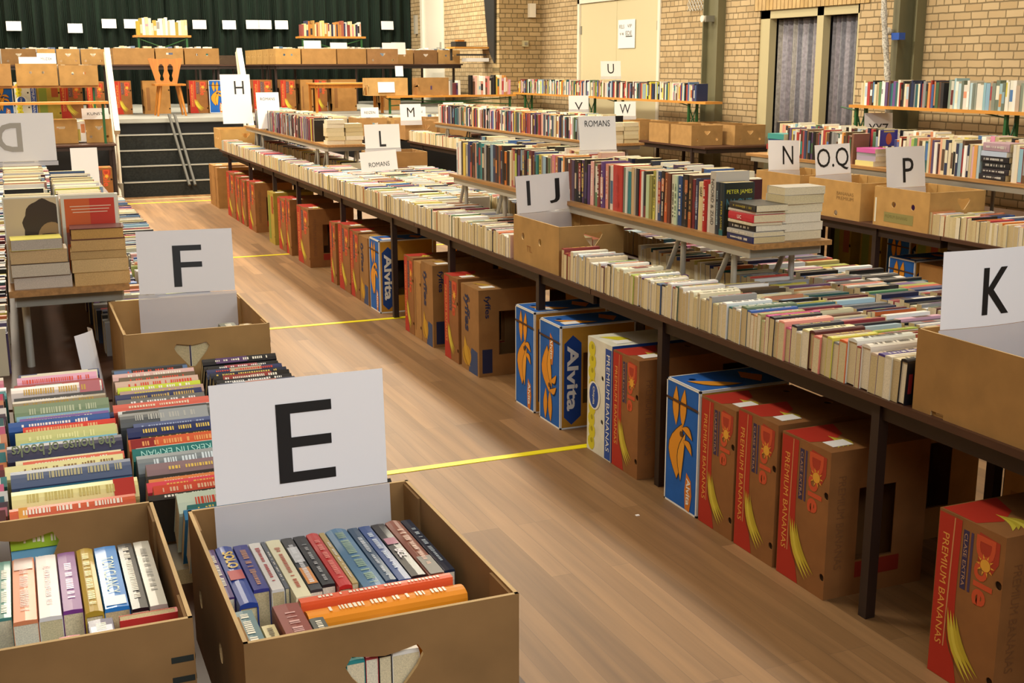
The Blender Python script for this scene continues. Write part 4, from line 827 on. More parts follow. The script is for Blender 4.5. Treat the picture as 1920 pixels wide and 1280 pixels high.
sign(7.72, 15.9, 1.08, math.radians(-12), 'V', 'white V sign half hidden behind the book row', w=.3, h=.2, th=.11, tw=.12, ty=-.05, bold=0, sleeve=.05, grp=G1)
sign(8.24, 15.9, 1.55, math.radians(-8), 'U', 'white U sign standing on the bench before the double door', w=.31, h=.22, th=.14, tw=.1, bold=0, sleeve=.04, grp=G1)
sign(2.46, 14.1, 1.26, 0, 'H', 'tall white H sign at the far end of the middle island', w=.34, h=.36, th=.15, tw=.11, tx=.04, ty=.03, bold=.0, sleeve=.05, ext=.2, grp=G1)
G2 = 'genre signs'
sign(2.65, 9.0, .905, math.radians(2), 'ROMANS', 'white ROMANS sheet leaning below the L sign', w=.3, h=.155, th=.035, tw=.17, ty=-.025, bold=.004, sleeve=0, roll=.05, cat='sign', grp=G2)
sign(2.845, 5.62, 1.27, math.radians(-2), 'ROMANS', 'white ROMANS sign standing between the upright books', w=.212, h=.175, th=.032, tw=.145, ty=.05, bold=.006, sleeve=.02, grp=G2)
sign(2.64, 13.2, 1.29, math.radians(3), 'ROMANS', 'white ROMANS sheet in front of the H sign', w=.25, h=.14, th=.03, tw=.16, ty=.0, bold=.01, sleeve=0, ext=.25, grp=G2)
for (x, y, z, w, h, txt, lab) in ((4.72, 16.45, 1.0, .26, .14, 'REIZEN', 'white REIZEN sign in the leftmost travel carton'), (5.42, 16.45, 1.0, .26, .14, 'REIZEN', 'white REIZEN sign beside the M sign'), (5.78, 15.9, .99, .3, .22, None, 'blank white sheet right of the M sign'),
        (1.05, 16.4, 1.05, .33, .14, 'KUNST', 'white KUNST sign in the carton before the left handrail'), (.56, 17.6, 1.74, .24, .15, 'MUZIEK', 'white sign with dark wording on the front stage bench'), (.33, 17.6, 1.72, .24, .12, None, 'blank white card left of the worded one on the front stage bench'),
        (.45, 8.45, .92, .17, .26, None, 'blank white sheet standing at the right end of the far left row'), (4.62, 19.3, 1.98, .28, .13, None, 'white card at the left corner of the right stage table'), (5.05, 19.3, 1.98, .28, .1, None, 'white card behind the plain stage carton'),
        (5.9, 19.3, 1.98, .24, .1, None, 'white card above the heart holed stage carton'), (6.25, 19.9, 1.9, .25, .2, None, 'blank white sheet at the right end of the stage tables'), (6.9, 17.9, 1.4, .12, .16, None, 'small white card at the right front of the stage'), (5.75, 18.3, 1.55, .13, .16, None, 'small white card behind the pasted paper carton'), (5.3, 17.53, 1.32, .26, .2, None, 'white paper pasted on the front of a stage carton')):
    sign(x, y, z, 0, txt, lab, w=w, h=h, th=.035, tw=w*.6, sleeve=0, bold=.006, cat='sign', grp=G2, name='card_sign')
for i, (x, z) in enumerate(((.26, 2.36), (1.32, 2.33), (1.93, 2.42), (2.33, 2.42), (3.6, 2.42), (4.17, 2.42), (4.63, 2.43), (4.87, 2.43), (5.2, 2.43), (7.39, 2.44))):
    sign(x, CY-.14, z, 0, None, 'white sheet pinned to the green curtain, %s from the left' % ['first', 'second', 'third', 'fourth', 'fifth', 'sixth', 'seventh', 'eighth', 'ninth', 'last'][i], w=.26, h=.17, sleeve=0, name='curtain_sheet', cat='sheet', grp='sheets on the stage curtain')
# small curled paper left of the F carton
sign(.165, 3.5, .75, math.radians(70), None, 'curled white paper standing left of the F carton', w=.12, h=.22, sleeve=0, curl=.03, name='curled_paper', cat='paper')

# ------------------------------------------------------------------ book rows
def face_plain(c, art=None):
    def f(k, T, H, D):
        M = frame((0, D, 0), (0, -1, 0), (0, 0, 1)); k.poly(rect(.004, .004, D-.004, H-.004), M, 'book_cover', c, .0004)
        if art: art(k, M, D, H)
    return f
def face_near(c, art=None):
    def f(k, T, H, D):
        M = frame((T, 0, 0), (0, 1, 0), (0, 0, 1)); k.poly(rect(.004, .004, D-.004, H-.004), M, 'book_cover', c, .0004)
        if art: art(k, M, D, H)
    return f
ISL, SPN = 'front row of the middle island', 'rows'
# middle island, near section between the K and IJ cartons
def jance(k, T, H, D):
    M = frame((0, 0, H), (0, 1, 0), (0, 0, -1))
    put_text(k, 'J.A. JANCE', M, .02, .028, .09, .02, 'book_cover', 'E8E6E0', .01, .0012)
    k.poly(rect(.04, .008, .1, .022), M, 'book_cover', '7C1F20', .001); k.poly(rect(.045, .06, .09, .15), M, 'book_cover', 'A82C22', .001); k.poly(crescent(.05, .065, .05, .11, .02, .004), M, 'book_cover', 'DCC04A', .0014)
near_hero = [hb('black', '17161A', .03, None, H=.2, D=.135, f=1, label='black hardback with white lettering and red picture, its cover showing beside the K carton', hard=True,
                face=jance),
    hb('cream', 'D9CBA6', .032, H=.19, D=.13), hb('white', 'DAD2BC', .03, H=.195, D=.132), hb('purple', '4A3A86', .036, H=.205, D=.13), hb('cream', 'D2BEA8', .033, H=.19, D=.125), hb('white', 'E4DED0', .042, H=.215, D=.14, hard=True), hb('red', '9C3A30', .02, H=.19), hb('white', 'DDE2DC', .045, H=.225, D=.145, hard=True),
    hb('orange', 'DD6A35', .036, H=.2, D=.135), hb('grey', '8C8F96', .034, H=.18), hb('lime yellow', 'D8D65A', .026, H=.18), hb('brown', '8C6A4A', .03, H=.18), hb('salmon', 'E2877A', .034, H=.19), hb('dark brown', '5A2E2C', .03, H=.2, D=.13, hard=True), hb('cream', 'E8DFA8', .036), hb('white', 'E9E6DC', .03), hb('black', '2A2A38', .03, H=.19),
    hb('pink', 'E0709A', .028), hb('salmon', 'F0A48E', .034, H=.2), hb('white', 'ECE8DE', .026), hb('black', '1E1C22', .028), hb('magenta', 'C23C86', .022), hb('pale green', 'C9D2A0', .024), hb('olive', 'A8A66A', .022), hb('orange', 'D2925A', .02), hb('brown', '8A6E54', .022), hb('blue', '3A63B0', .024), hb('green grey', '6A8064', .036, H=.21, D=.14), hb('white', 'E8E8E2', .03), hb('grey', '9A9A98', .026)]
KN = 'K carton'
ROWS = {}
def R_(key, desc, landmark, words=None): ROWS[key] = (desc, landmark)
R_('n1', 'front row before the bench', 'K carton'); row('n1', 'up_x', 2.335, 2.63, 5.0, TZ, T=(.018, .036), H=(.175, .215), D=(.112, .14), pal=LIGHT, wt=1.5, seed=3, hero=near_hero, lean=.03)
for i, (x, a, b_) in enumerate(((2.54, 2.7, 3.98), (2.75, 2.64, 5.0), (2.98, 2.3, 4.9), (3.19, 2.2, 4.95))):
    R_('n%d' % (i+2), ['second', 'third', 'fourth', 'rear'][i]+' island row', 'K carton'); row('n%d' % (i+2), 'up_x', x, a, b_, TZ+.0, T=(.018, .04), H=(.17, .198), D=(.108, .13), pal=MIX, wt=.9, seed=20+i, lean=-.12+.05*i)
# middle island beyond the IJ carton
R_('m1', 'long front row', 'IJ carton'); row('m1', 'up_x', 2.335, 5.62, 14.6, TZ, T=(.014, .03), D=(.105, .125), pal=LIGHT, wt=1.2, seed=5, lean=.02)
R_('m2', 'second long row', 'IJ carton'); row('m2', 'up_x', 2.545, 7.4, 10.4, TZ, T=(.014, .03), pal=LIGHT, seed=6)
row('m2', 'up_x', 2.545, 5.65, 7.35, TZ, T=(.014, .03), pal=LIGHT, seed=16, D=(.09, .11))
row('far', 'up_x', 2.76, 7.4, 9.9, TZ, T=(.014, .03), pal=[(n, c, w*(4 if n in ('white', 'pale blue', 'cream') else .6)) for n, c, w in MIX], seed=7)
row('far', 'up_x', 2.975, 5.0, 9.9, TZ, T=(.016, .03), pal=LIGHT, seed=8); row('far', 'up_x', 3.19, 5.0, 10.6, TZ, T=(.016, .03), pal=LIGHT, seed=9)
row('far', 'up_x', 2.76, 10.6, 14.3, TZ, T=(.016, .03), pal=MIX, seed=10)
# upright books on the near bench
def pj(k, M, D, H):
    put_text(k, 'PETER JAMES', M, D*.08, H*.77, D*.84, H*.1, 'book_cover', 'D8D43A', .02, .0012); put_text(k, 'NACHT', M, D*.08, H*.5, D*.84, H*.2, 'book_cover', '3E6E7C', .03, .001)
bh = [hb('black and teal', '1C2C34', .034, [('PETER JAMES', .35, .9, .3, .7)], 'C8B428', [(.0, .12, '1F6A70')], H=.215, D=.145, f=1, face=face_near('18221F', pj), label='black novel with yellow lettering on its cover behind the near bookstack'),
      hb('dark blue', '23303E', .03, None, '9FB8C0', None, H=.215, D=.14), hb('grey', 'BDB8AE', .046, [('NOORD & ZUID', .12, .86, .25, .7)], '3A3634', None, H=.255, D=.16, f=1, label='tall grey book with dark spine lettering on the near bench'),
      hb('white', 'DAD6CA', .018, None, '444444', None, H=.2, D=.13), hb('red', 'B02A28', .03, None, 'F0D8C8', None, H=.215, D=.15, hard=True), hb('cream', 'D8C694', .036, [('GARP', .1, .3, .3, .75)], '2A2622', None, H=.205, D=.14, f=1, label='cream book with black GARP lettering right of the navy one'),
      hb('navy', '2C3556', .034, None, 'B9BCCB', [(.42, .55, '3A4668')], H=.215, D=.15, hard=True), hb('maroon', '70202C', .022, H=.21, D=.14), hb('brown', '4A3426', .03, None, 'C8A060', [(.0, .3, 'B4562A')], H=.225, D=.15), hb('black', '201C1C', .03, None, 'D89A70', [(.66, .9, 'B06A40')], H=.225, D=.15), hb('black', '1A1A20', .02, H=.225), hb('blue', '24487E', .034, H=.215), hb('pale green', 'BFD2B4', .026, None, '3A5A4A', None, H=.215), hb('cream', 'D3D4BE', .026, H=.215), hb('brown', '6A3626', .022, H=.22), hb('orange brown', '8E4A26', .03, None, 'E2B080', [(.0, .4, 'C0562A')], H=.22), hb('black', '241A1A', .03, None, 'E8E0D0', [(.6, .85, 'C87850')], H=.225), hb('dark blue', '2E4470', .03, None, 'E0C0A0', [(.35, .8, 'A03A34')], H=.22), hb('white', 'D8D6CC', .02, H=.225),
      hb('yellow green', 'A8A24E', .026, None, '2A2A2A', [(.0, .45, 'CDC35A')]), hb('olive', '8E8A4A', .026), hb('pale green', 'B8CBA0', .028), hb('black', '2A2624', .026, None, 'E0E0D8', [(.0, .25, '7A3A3A')]), hb('white', 'DEDACE', .016), hb('red', 'C8362C', .026, H=.215), hb('black', '26262C', .024), hb('grey', 'A69C90', .024), hb('sand', 'C3A880', .026), hb('teal', '2C7C84', .03), hb('white', 'D2D4CC', .02), hb('green grey', '6C7A6A', .022), hb('red', 'B7322A', .1, None, 'B7322A', None, H=.22, D=.15, label='broad bright red boxed volume on the near bench')]
R_('b1', 'near bench row', 'near bookstack'); row('b1', 'west', 2.66, 4.12, 7.3, 1.02, T=(.02, .042), H=(.195, .228), D=(.125, .15), pal=DARK, wt=1.1, seed=30, hero=bh, lean=.0)
row('far', 'west', 2.83, 4.3, 7.3, 1.02, T=(.02, .04), H=(.2, .24), D=(.13, .15), pal=LIGHT, seed=31)
# bookstacks on the near bench end
def stack(key, mode, x, y, z, items, jit=.008, seed=1, **kw):
    rr = random.Random(seed)
    for i, it in enumerate(items):
        L = it.get('label'); book(mode, (x+rr.uniform(-jit, jit), y+rr.uniform(-jit, jit), z), it['T'], it.get('H') or .19, it.get('D') or .125, it['c'], it['n'], key, i, kw.get('wt', 1.5), it.get('hard', False), title=it.get('title'), tcol=it.get('tc') or 'E8E0D0', band=it.get('band'), yaw=rr.uniform(-.05, .05), label=L, face=it.get('face'), page=it.get('page'), force=kw.get('force', False))
        z += it['T']+.0006
def S_(key, desc): ROWS[key] = ('S', desc)
S_('s1', 'left bookstack on the near bench'); stack('s1', 'flat_w', 2.645, 3.88, 1.02, [hb('navy', '22285A', .026, H=.185, D=.15), hb('white', 'B8B4AC', .018, H=.185, D=.145), hb('black', '28262A', .024, H=.18, D=.15), hb('cream', 'D8CCAC', .012, H=.175, D=.14), hb('red', 'C22A38', .03, [('uc', .38, .55, .25, .75)], 'F0C8C0', H=.18, D=.15), hb('white', 'CFC8B8', .01, H=.185, D=.14), hb('black and yellow', '2A2A28', .026, None, 'A8983A', H=.19, D=.15)], force=True, seed=4)
S_('s2', 'right bookstack on the near bench'); stack('s2', 'flat_s', 2.795, 3.9, 1.02, [hb(n, c, t, H=.19, D=.125) for n, c, t in (('sand', 'B8A98A', .034), ('cream', 'C8BC9C', .034), ('white', 'D0C8B4', .038), ('cream', 'C0B290', .036), ('white', 'D8D0BC', .036), ('pale grey', 'B9B4A8', .03))], force=True, seed=5)
S_('s3', 'left stack below the portrait book'); stack('s3', 'flat_s', -.03, 3.97, 1.02, [hb('grey', '8A8078', .04, H=.172, D=.12, page='C4B6A4'), hb('dark', '3A2C28', .04, H=.172, D=.12, page='C6B8A0'), hb('tan', 'A08050', .042, H=.168, D=.12, page='C8A878'), hb('yellow', 'E6DC6A', .034, H=.15, D=.11, page='B8AC9A', label='yellow paperback lying topmost on the left stack by the portrait book')], force=True, seed=6, jit=.005)
S_('s4', 'right stack below the red cover'); stack('s4', 'flat_s', .152, 3.97, 1.02, [hb('tan', 'B08A50', .042, H=.17, D=.12, page='C8A268'), hb('tan', 'B8945A', .042, H=.172, D=.12, page='CBAA74'), hb('tan', 'A8864E', .026, H=.17, D=.12, page='B89660'), hb('tan', 'B08E58', .034, H=.165, D=.12, page='C29C62'), hb('dark red', '5A2620', .036, H=.165, D=.12, hard=True, page='C09450', label='dark red bound book lying topmost on the right stack of the left bench', face=None)], force=True, seed=7, jit=.005)
def portrait(k, M, D, H):
    cl = lambda q: [(min(D-.004, max(.004, x)), min(H-.004, max(.004, y))) for x, y in q]
    k.poly(rect(.004, .004, D-.004, H-.004), M, 'book_cover', 'CDB892', .0006)
    k.poly(cl([(D*.72+D*.38*math.cos(a)*(1+.05*math.sin(11*a)), H*.66+H*.31*math.sin(a)*(1+.04*math.sin(9*a))) for a in [2*PI*i/44 for i in range(44)]]), M, 'book_cover', '3E3022', .001)
    k.poly(cl([(D*.86+D*.27*math.cos(a), H*.5+H*.2*math.sin(a)) for a in [2*PI*i/24 for i in range(24)]]), M, 'book_cover', 'A08055', .0014)
    k.poly(cl([(D*.8+D*.12*math.cos(a), H*.5+H*.014*math.sin(a)) for a in [2*PI*i/12 for i in range(12)]]), M, 'book_cover', '4A3626', .0018)
    k.poly(cl([(D*.8+D*.14*math.cos(a), H*.56+H*.01*math.sin(a)) for a in [2*PI*i/12 for i in range(12)]]), M, 'book_cover', '4A3626', .0018)
ROWS['c'] = ('S', 'upright books behind the stacks on the left bench')
book('face_s', (-.04, 4.115, 1.02), .03, .275, .165, 'D8D2C0', 'sepia', 'c', 0, 3, True, face=face_plain('CDB892', portrait), force=True, label='upright book with a curly haired sepia portrait cover behind the stacks')
book('face_s', (.135, 4.12, 1.02), .035, .275, .175, 'DAD4C0', 'red', 'c', 1, 3, True, force=True, label='upright book with an orange red cover behind the right stack',
     face=lambda k, T, H, D: (k.poly(rect(.01, .01, D-.01, H-.012), frame((0, D, 0), (0, -1, 0), (0, 0, 1)), 'book_cover', 'C83A24', .0005), k.poly(rect(.01, .01, D*.5, H-.012), frame((0, D, 0), (0, -1, 0), (0, 0, 1)), 'book_cover', 'D0602A', .0008),
        [k.poly(rect(D*.15+.004*j, H*(.86-.035*j), D*.88-.006*j, H*(.86-.035*j)+.003), frame((0, D, 0), (0, -1, 0), (0, 0, 1)), 'book_cover', 'E8C0A0', .0011) for j in range(3)], k.poly(rect(.01, H*.42, D-.01, H*.56), frame((0, D, 0), (0, -1, 0), (0, 0, 1)), 'book_cover', '9A5A4A', .001)))
row('far', 'west', -.04, 4.2, 7.0, 1.02, T=(.02, .034), H=(.22, .255), D=(.13, .16), pal=LIGHT, seed=33); row('far', 'west', .13, 4.2, 5.2, 1.02, T=(.02, .034), H=(.24, .27), D=(.13, .16), pal=LIGHT, seed=34)
# books spine up left of the aisle, seen from their tops
L1 = [hb('orange red', 'D2562A', .03, None, 'F4E8D8', [(.86, .93, 'E09A3A')], H=.22, D=.15, hard=True), hb('pale yellow', 'E6DC96', .05, None, 'C8B86A', [(.03, .2, 'B8261C')], H=.225, D=.155, hard=True), hb('black', '222428', .028, None, 'E8E4D8', [(.02, .3, '8A3A34')], H=.21), hb('teal blue', '1E6A84', .03, None, 'C8E0E0', None, H=.21), hb('slate blue', '4A5A7C', .044, None, 'B8B088', None, H=.225, D=.155, hard=True), hb('grey brown', '8A7C5A', .03, None, 'E4D8A0', None), hb('cream', 'E8DFA0', .036, None, '8A6A40', None, H=.23), hb('salmon', 'DA6A55', .02), hb('cream', 'E6DEB4', .014), hb('navy', '262648', .046, [('the house of books', .06, .96, .15, .85)], '6E7A5C', None, H=.23, D=.15, hard=True, f=1, label='thick navy book with green grey lettering among the left rows'), hb('white', 'E8E6DA', .02, H=.2), hb('light blue', '6FB2CE', .026, H=.2), hb('pale green', 'CBCB84', .046, None, 'E8E4A0', None, H=.21), hb('cream', 'E8D9A4', .03, [('XPD', .62, .8, .25, .75), ('LEN DEIGHTON', .04, .56, .25, .75)], '4A2A1E', None, H=.2, f=1, label='cream book with upside down dark capitals below the bright red one'), hb('red', 'D8382A', .026, None, 'E8B080', None, H=.2),
      hb('blue', '28569E', .03, H=.22), hb('dark blue', '222A50', .016), hb('purple', '7A5AA0', .024), hb('light blue', '7AA8C0', .022), hb('grey green', '7C9070', .05, None, 'B8C0A0', None, H=.215), hb('olive brown', '6E5A2E', .04, None, 'A88A40', None, H=.215, hard=True), hb('black', '2A2A30', .036, None, 'E0E0E0', None, H=.21), hb('silver and pink', 'CFC4BE', .05, None, 'C8A04A', [(.02, .25, 'B86A74')], H=.215, hard=True)]
R_('l1', 'left rows', 'unmarked carton'); row('l1', 'up_x', 0, 2.3, 3.42, TZ+.045, T=(.02, .04), H=(.19, .215), D=(.13, .15), pal=MIX, wt=2, seed=40, hero=L1, lean=.62, jit=.012, back=.17)
L2 = [hb('pale blue', 'BFD8D8', .04, H=.16), hb('blue', '2A78A8', .024, H=.16), hb('teal', '1F6E6E', .024, H=.16), hb('mint', 'CFE0D0', .05, H=.17), hb('black', '2A2420', .014), hb('red orange', 'D84A30', .028, None, 'F0C0A0', None, H=.21), hb('pink red', 'E04A5A', .026), hb('orange', 'DE8A4A', .022), hb('black', '24201F', .026, None, 'C8C0B4', [(.02, .12, 'C03028')], H=.21), hb('mauve', '8E7478', .034), hb('grey', '7A8488', .05, None, 'D8E4E8', None, H=.215, hard=True), hb('teal', '15706C', .036, [('KERSTIN EKMAN', .25, .92, .28, .75)], 'A8DCD0', None, H=.215, f=1, label='teal book with pale capitals beside the E sign'), hb('plum', '4A3A50', .014), hb('white', 'EDE8DC', .024, H=.21), hb('orange red', 'D2592E', .034, None, 'E8A060', [(.75, .98, '8E1E20')], H=.225), hb('black', '1E1C20', .018), hb('grey', '9A9488', .016), hb('navy', '1E2C5E', .03, H=.215), hb('grey blue', '56628A', .03, None, 'A8B4D0', None), hb('dark grey', '5A5E60', .044, None, 'B8B8B0', [(.1, .6, 'A0A4A4')], H=.22, hard=True), hb('charcoal', '4A4A46', .034, H=.215), hb('white and navy', 'DDE2DC', .03, None, '26385C', [(.08, .92, '4A5A74')], H=.225), hb('salmon and white', 'DE6A58', .026, None, 'F0E0C0', None, H=.225), hb('cream', 'DFCB98', .014), hb('grey', '6E6E6A', .034, None, 'E8E8E8', None, H=.21), hb('navy', '28305E', .03, None, 'C8A860', None, H=.21), hb('salmon grey', 'B8988A', .026, None, 'D8C850', None, H=.205), hb('lime', 'C6D838', .022, H=.205, f=1, label='bright lime green book at the far end of the left rows')]
R_('l2', 'row left of E', 'E carton'); row('l2', 'up_x', 0, 2.14, 3.38, TZ+.045, T=(.02, .04), H=(.19, .215), D=(.13, .15), pal=MIX, wt=2, seed=41, hero=L2, lean=.62, jit=.012, back=.405)
R_('l3', 'black row', 'E carton'); row('l3', 'up_x', 0, 2.2, 3.4, TZ+.045, T=(.016, .03), H=(.19, .215), D=(.12, .14), pal=[('black', '18181C', 5), ('navy', '20305A', 3), ('dark grey', '3A3A3E', 2)], wt=1.4, seed=42, lean=.62, back=.65)
R_('l0', 'leftmost rows', 'near carton'); row('l0', 'up_x', 0, 2.3, 3.4, TZ+.045, T=(.02, .04), H=(.16, .19), D=(.12, .14), pal=[('teal', '2E7F8A', 3), ('pink', 'D8507A', 2), ('white', 'E4E0D8', 3), ('purple', '4A2A48', 2), ('orange', 'DB7A3E', 2), ('dark red', '7A2028', 2), ('cream', 'E6DCAA', 2)], wt=1.6, seed=43, lean=.62, back=-.065)
row('far', 'up_x', 0, 4.05, 7.0, TZ, T=(.02, .04), D=(.13, .16), pal=MIX, seed=44, back=-.06)
R_('l4', 'row behind it', 'F carton'); row('l4', 'up_x', 0, 4.0, 8.4, TZ, T=(.016, .034), H=(.19, .215), D=(.12, .14), pal=MIX, wt=.9, seed=45, lean=-.05, back=.66)
row('far', 'up_x', 0, 4.2, 7.0, TZ, T=(.03, .05), D=(.1, .13), pal=DARK, seed=46, back=.43)
for i, bx in enumerate((.03, .27, .5)): row('far', 'up_x', 0, 7.1, 11.0-(i == 2)*2.4, TZ, T=(.018, .04), H=(.2, .225), D=(.13, .16), pal=[(n, c, w*(3 if n in ('white', 'pale blue', 'dark blue') else 1)) for n, c, w in MIX], seed=47+i, back=bx)
for (xx, ya, yb) in ((-.055, 2.32, 3.3), (.185, 2.2, 3.3), (.43, 2.25, 3.3), (-.29, 2.35, 3.3)):
    q = ya
    while q+.14 < yb: book('flat_w', (xx, q, TZ), .03, .135, .21, 'C8BFA8', 'hidden', 'far', 0, 0); q += .137
# books inside the E carton
e_h = [hb('purple', '4A2E6A', .016, H=.17, D=.14), hb('blue', '26408E', .034, [('SOLO', .12, .42, .25, .85)], 'D8B44A', [(.46, .62, 'B03A38')], H=.2, D=.16, hard=True, tb=.03), hb('indigo', '3A3C84', .03, None, 'C89070', None, H=.16, D=.13), hb('white', 'DEDAD2', .024, None, 'B02A28', None, H=.17, D=.135), hb('grey', '5A6068', .008, H=.17, D=.14), hb('cream', 'E4DDB8', .03, None, 'B8583A', None, H=.205, D=.15), hb('black and white', '3A3A3C', .024, None, 'E8E8E8', [(.2, .5, 'C8C8C8'), (.6, .9, 'D89048')], H=.19, D=.15), hb('black', '232326', .026, None, 'A8A8A8', None, H=.18, D=.15), hb('red', 'C22A26', .026, None, 'E88070', None, H=.195, D=.155, hard=True), hb('tan', 'B49A60', .012, H=.19, D=.15), hb('steel blue', '4E7A9C', .046, None, '8AA890', None, H=.235, D=.175, hard=True), hb('dark teal', '2C4A66', .022, None, 'C8D0D8', None, H=.2, D=.16), hb('blue', '2A4A86', .026, None, 'C8D4E4', None, H=.205, D=.165)]
ROWS['e'] = ('front row', 'x'); 
def crate(key, x0, x1, y, z, items, wt=6, lean_step=0.0):
    q = x0
    for i, it in enumerate(items):
        hh = (it.get('H') or .18)*1.14; dd = .178
        book('up_y', (q, y-hh, z+.192-dd), it['T'], hh, dd, it['c'], it['n'], key, i, wt, it.get('hard', False), title=it.get('title'), tcol=it.get('tc') or 'E0D8C8', band=it.get('band'), force=True, tb=it.get('tb', .012))
        q += it['T']+.0008
e_all = e_h + [hb('black and pink', '241E20', .03, [('BCL', .52, .68, .25, .8)], 'E8E0E4', [(.3, .42, 'A85A78')], H=.2, D=.165, tb=.03), hb('copper', '8A4A34', .034, None, 'D8A890', [(.7, 1, '5A544C')], H=.21, D=.165, hard=True), hb('dark navy', '1E2A40', .022, None, 'C0CCD4', None, H=.2, D=.165)]
tot = sum(b_['T']+.0008 for b_ in e_all); scl = .35/tot
for b_ in e_all: b_['T'] *= scl
crate('e', .236, .6, 1.868, TZ+.006, e_all)
def ebk(key, i, mode, p, T, H, D, c, n, lab, **kw): book(mode, p, T, H, D, c, n, key, i, 6, kw.pop('hard', False), force=True, label=lab, **kw)
ebk('e', 30, 'up_x', (.33, 1.588, TZ+.03), .018, .235, .18, 'DE5A2E', 'red orange', 'long red orange book lying crosswise in the E carton behind the orange one', title=None)
ebk('e', 31, 'up_x', (.333, 1.545, TZ+.02), .038, .24, .18, 'E88E1E', 'orange', 'thick bright orange book lying crosswise in front of the E carton', hard=True)
ebk('e', 32, 'up_y', (.288, 1.452, TZ+.036), .04, .14, .175, '8A4438', 'reddish brown', 'reddish brown book with pale lettering at the front of the E carton', title=None, tcol='D8A8A0')
ebk('e', 33, 'up_y', (.232, 1.45, TZ+.036), .03, .15, .172, '5E7A7C', 'grey teal', 'grey teal book in the front left corner of the E carton')
ebk('e', 34, 'up_y', (.264, 1.45, TZ+.034), .02, .1, .17, 'C8B884', 'beige', 'beige book front left in the E carton', title=None, tcol='6A5A3A')
ebk('e', 35, 'up_y', (.33, 1.452, TZ+.034), .022, .09, .172, '55584E', 'dark grey', 'dark grey book next to the thick orange one in the E carton')
for (xx, T_, c, n) in ((.36, .026, '2E8A8A', 'teal'), (.387, .018, 'B04048', 'rose'), (.406, .018, '1E1A1E', 'black'), (.425, .04, 'E6E2D6', 'white')):
    ebk('e', 36, 'up_y', (xx, 1.45, TZ+.007), T_, .085, .172, c, n, '%s book showing through the hand hole of the E carton' % n)
# books inside the unmarked near carton
l_all = [hb('white and blue', 'E2E0DA', .034, None, '3A70A8', None, H=.2), hb('black', '22222A', .022, None, 'C8C8C8', [(.72, .85, 'C84A2A')], H=.2), hb('pink', 'D88A90', .018, None, 'F0E0E0', [(.6, .9, '8A2040')], H=.2), hb('dark maroon', '3E1A24', .034, [('Charlotte Link', .08, .75, .3, .72)], 'E0D0D0', [(.78, .95, 'C8B8B8')], H=.25, D=.16), hb('teal', '4E8A80', .022, H=.2), hb('orange', 'E08A5E', .036, None, 'B85A3A', [(.0, .2, '9A7A74')], H=.22, D=.155), hb('white', 'E6E0DC', .034, None, 'C05A5A', None, H=.22, D=.155), hb('purple', '7A3A88', .03, None, 'C8A0C8', None, H=.21, D=.16), hb('gold', 'B0902A', .028, None, 'E0C86A', None, H=.23, D=.175, hard=True), hb('bright blue', '2A80CC', .038, [('TOM CLANCY', .2, .8, .25, .75)], 'BFD4C0', [(.84, .97, 'E8E8E8')], H=.225, D=.165), hb('black', '16161C', .026, H=.24, D=.165), hb('pale grey', 'B8B4A6', .028, None, '8A867A', None, H=.24, D=.165)]
tot = sum(b_['T']+.0008 for b_ in l_all); scl = .34/tot
for b_ in l_all: b_['T'] *= scl
ROWS['lb'] = ('front row', 'x')
for b_ in l_all: b_['H'] = b_['H']*.95
crate('lb', -.185, .16, 1.95, TZ+.006, l_all)
ebk('lb', 30, 'face_s', (.083, 1.66, TZ+.05), .014, .155, .08, 'D23A34', 'red', 'red booklet with a green gold label standing in the near left carton', hard=False, face=lambda k, T, H, D: (k.poly(rect(.02, H*.68, D-.025, H*.86), frame((0, D, 0), (0, -1, 0), (0, 0, 1)), 'book_cover', '7A7A3A', .0006)), lean=.1)
ebk('lb', 31, 'up_y', (.04, 1.555, TZ+.02), .036, .12, .178, '4A4468', 'purple and white', 'dark purple book with white picture at the front of the near left carton', band=[(.2, .5, 'C8C8D8'), (.55, .9, 'B04858')])
ebk('lb', 32, 'up_y', (-.0, 1.555, TZ+.02), .03, .1, .17, 'C85A6A', 'pink', 'small pink book at the front of the near left carton', band=[(.3, .8, '5A2A34')])
ebk('lb', 33, 'up_x', (-.19, 1.6, TZ+.01), .03, .17, .17, '1E8A86', 'turquoise', 'turquoise book lying crosswise at the front of the near left carton')
for i_, (c, n, t_) in enumerate((('8A8578', 'grey', .045), ('7A7468', 'dark grey', .045), ('6FA8C8', 'light blue', .04), ('A6C83A', 'lime green', .035))):
    book('flat_sw', (-.06, 2.045, TZ+(0, .0455, .135, .1755)[i_]+.0), t_ if i_ != 1 else .089, .12, .055, c, n, 'lb', 34+i_, 3, force=True, label='%s book seen through the hand hole in the rear of the unmarked carton' % n)
# a few books showing in the other cartons and hand holes
ROWS['f'] = ('front row', 'x')
for i, (x, y, T, H, D, c, n) in enumerate(((.27, 3.45, .035, .15, .16, '4A2E52', 'dark purple'), (.335, 3.44, .03, .12, .19, '2E2E30', 'black'), (.375, 3.42, .05, .12, .2, '54468A', 'violet'), (.428, 3.42, .06, .12, .19, 'E4DFD6', 'white'), (.53, 3.44, .05, .13, .205, '6E7060', 'grey'), (.59, 3.44, .04, .12, .2, 'B49A6A', 'tan'))):
    book('up_y', (x, y, TZ+.01), T, H, D, c, n, 'f', i, 2, label='%s book peeping over the rim of the F carton' % n, force=True)
for (x, y, w, c) in ((.43, 1.453, .05, 'E8E0C8'), ):
    pass
for i, (bx, by, z) in enumerate(((5.0, 5.6, .74), (5.0, 6.2, .74), (2.4, 5.15, .74), (5.0, 6.8, .74))):
    for j in range(5): book('up_y', (bx+.05*j, by+.03, z), .045, .2, .17-.01*j, pick(MIX, R)[1], 'mixed', 'far', j, .1)
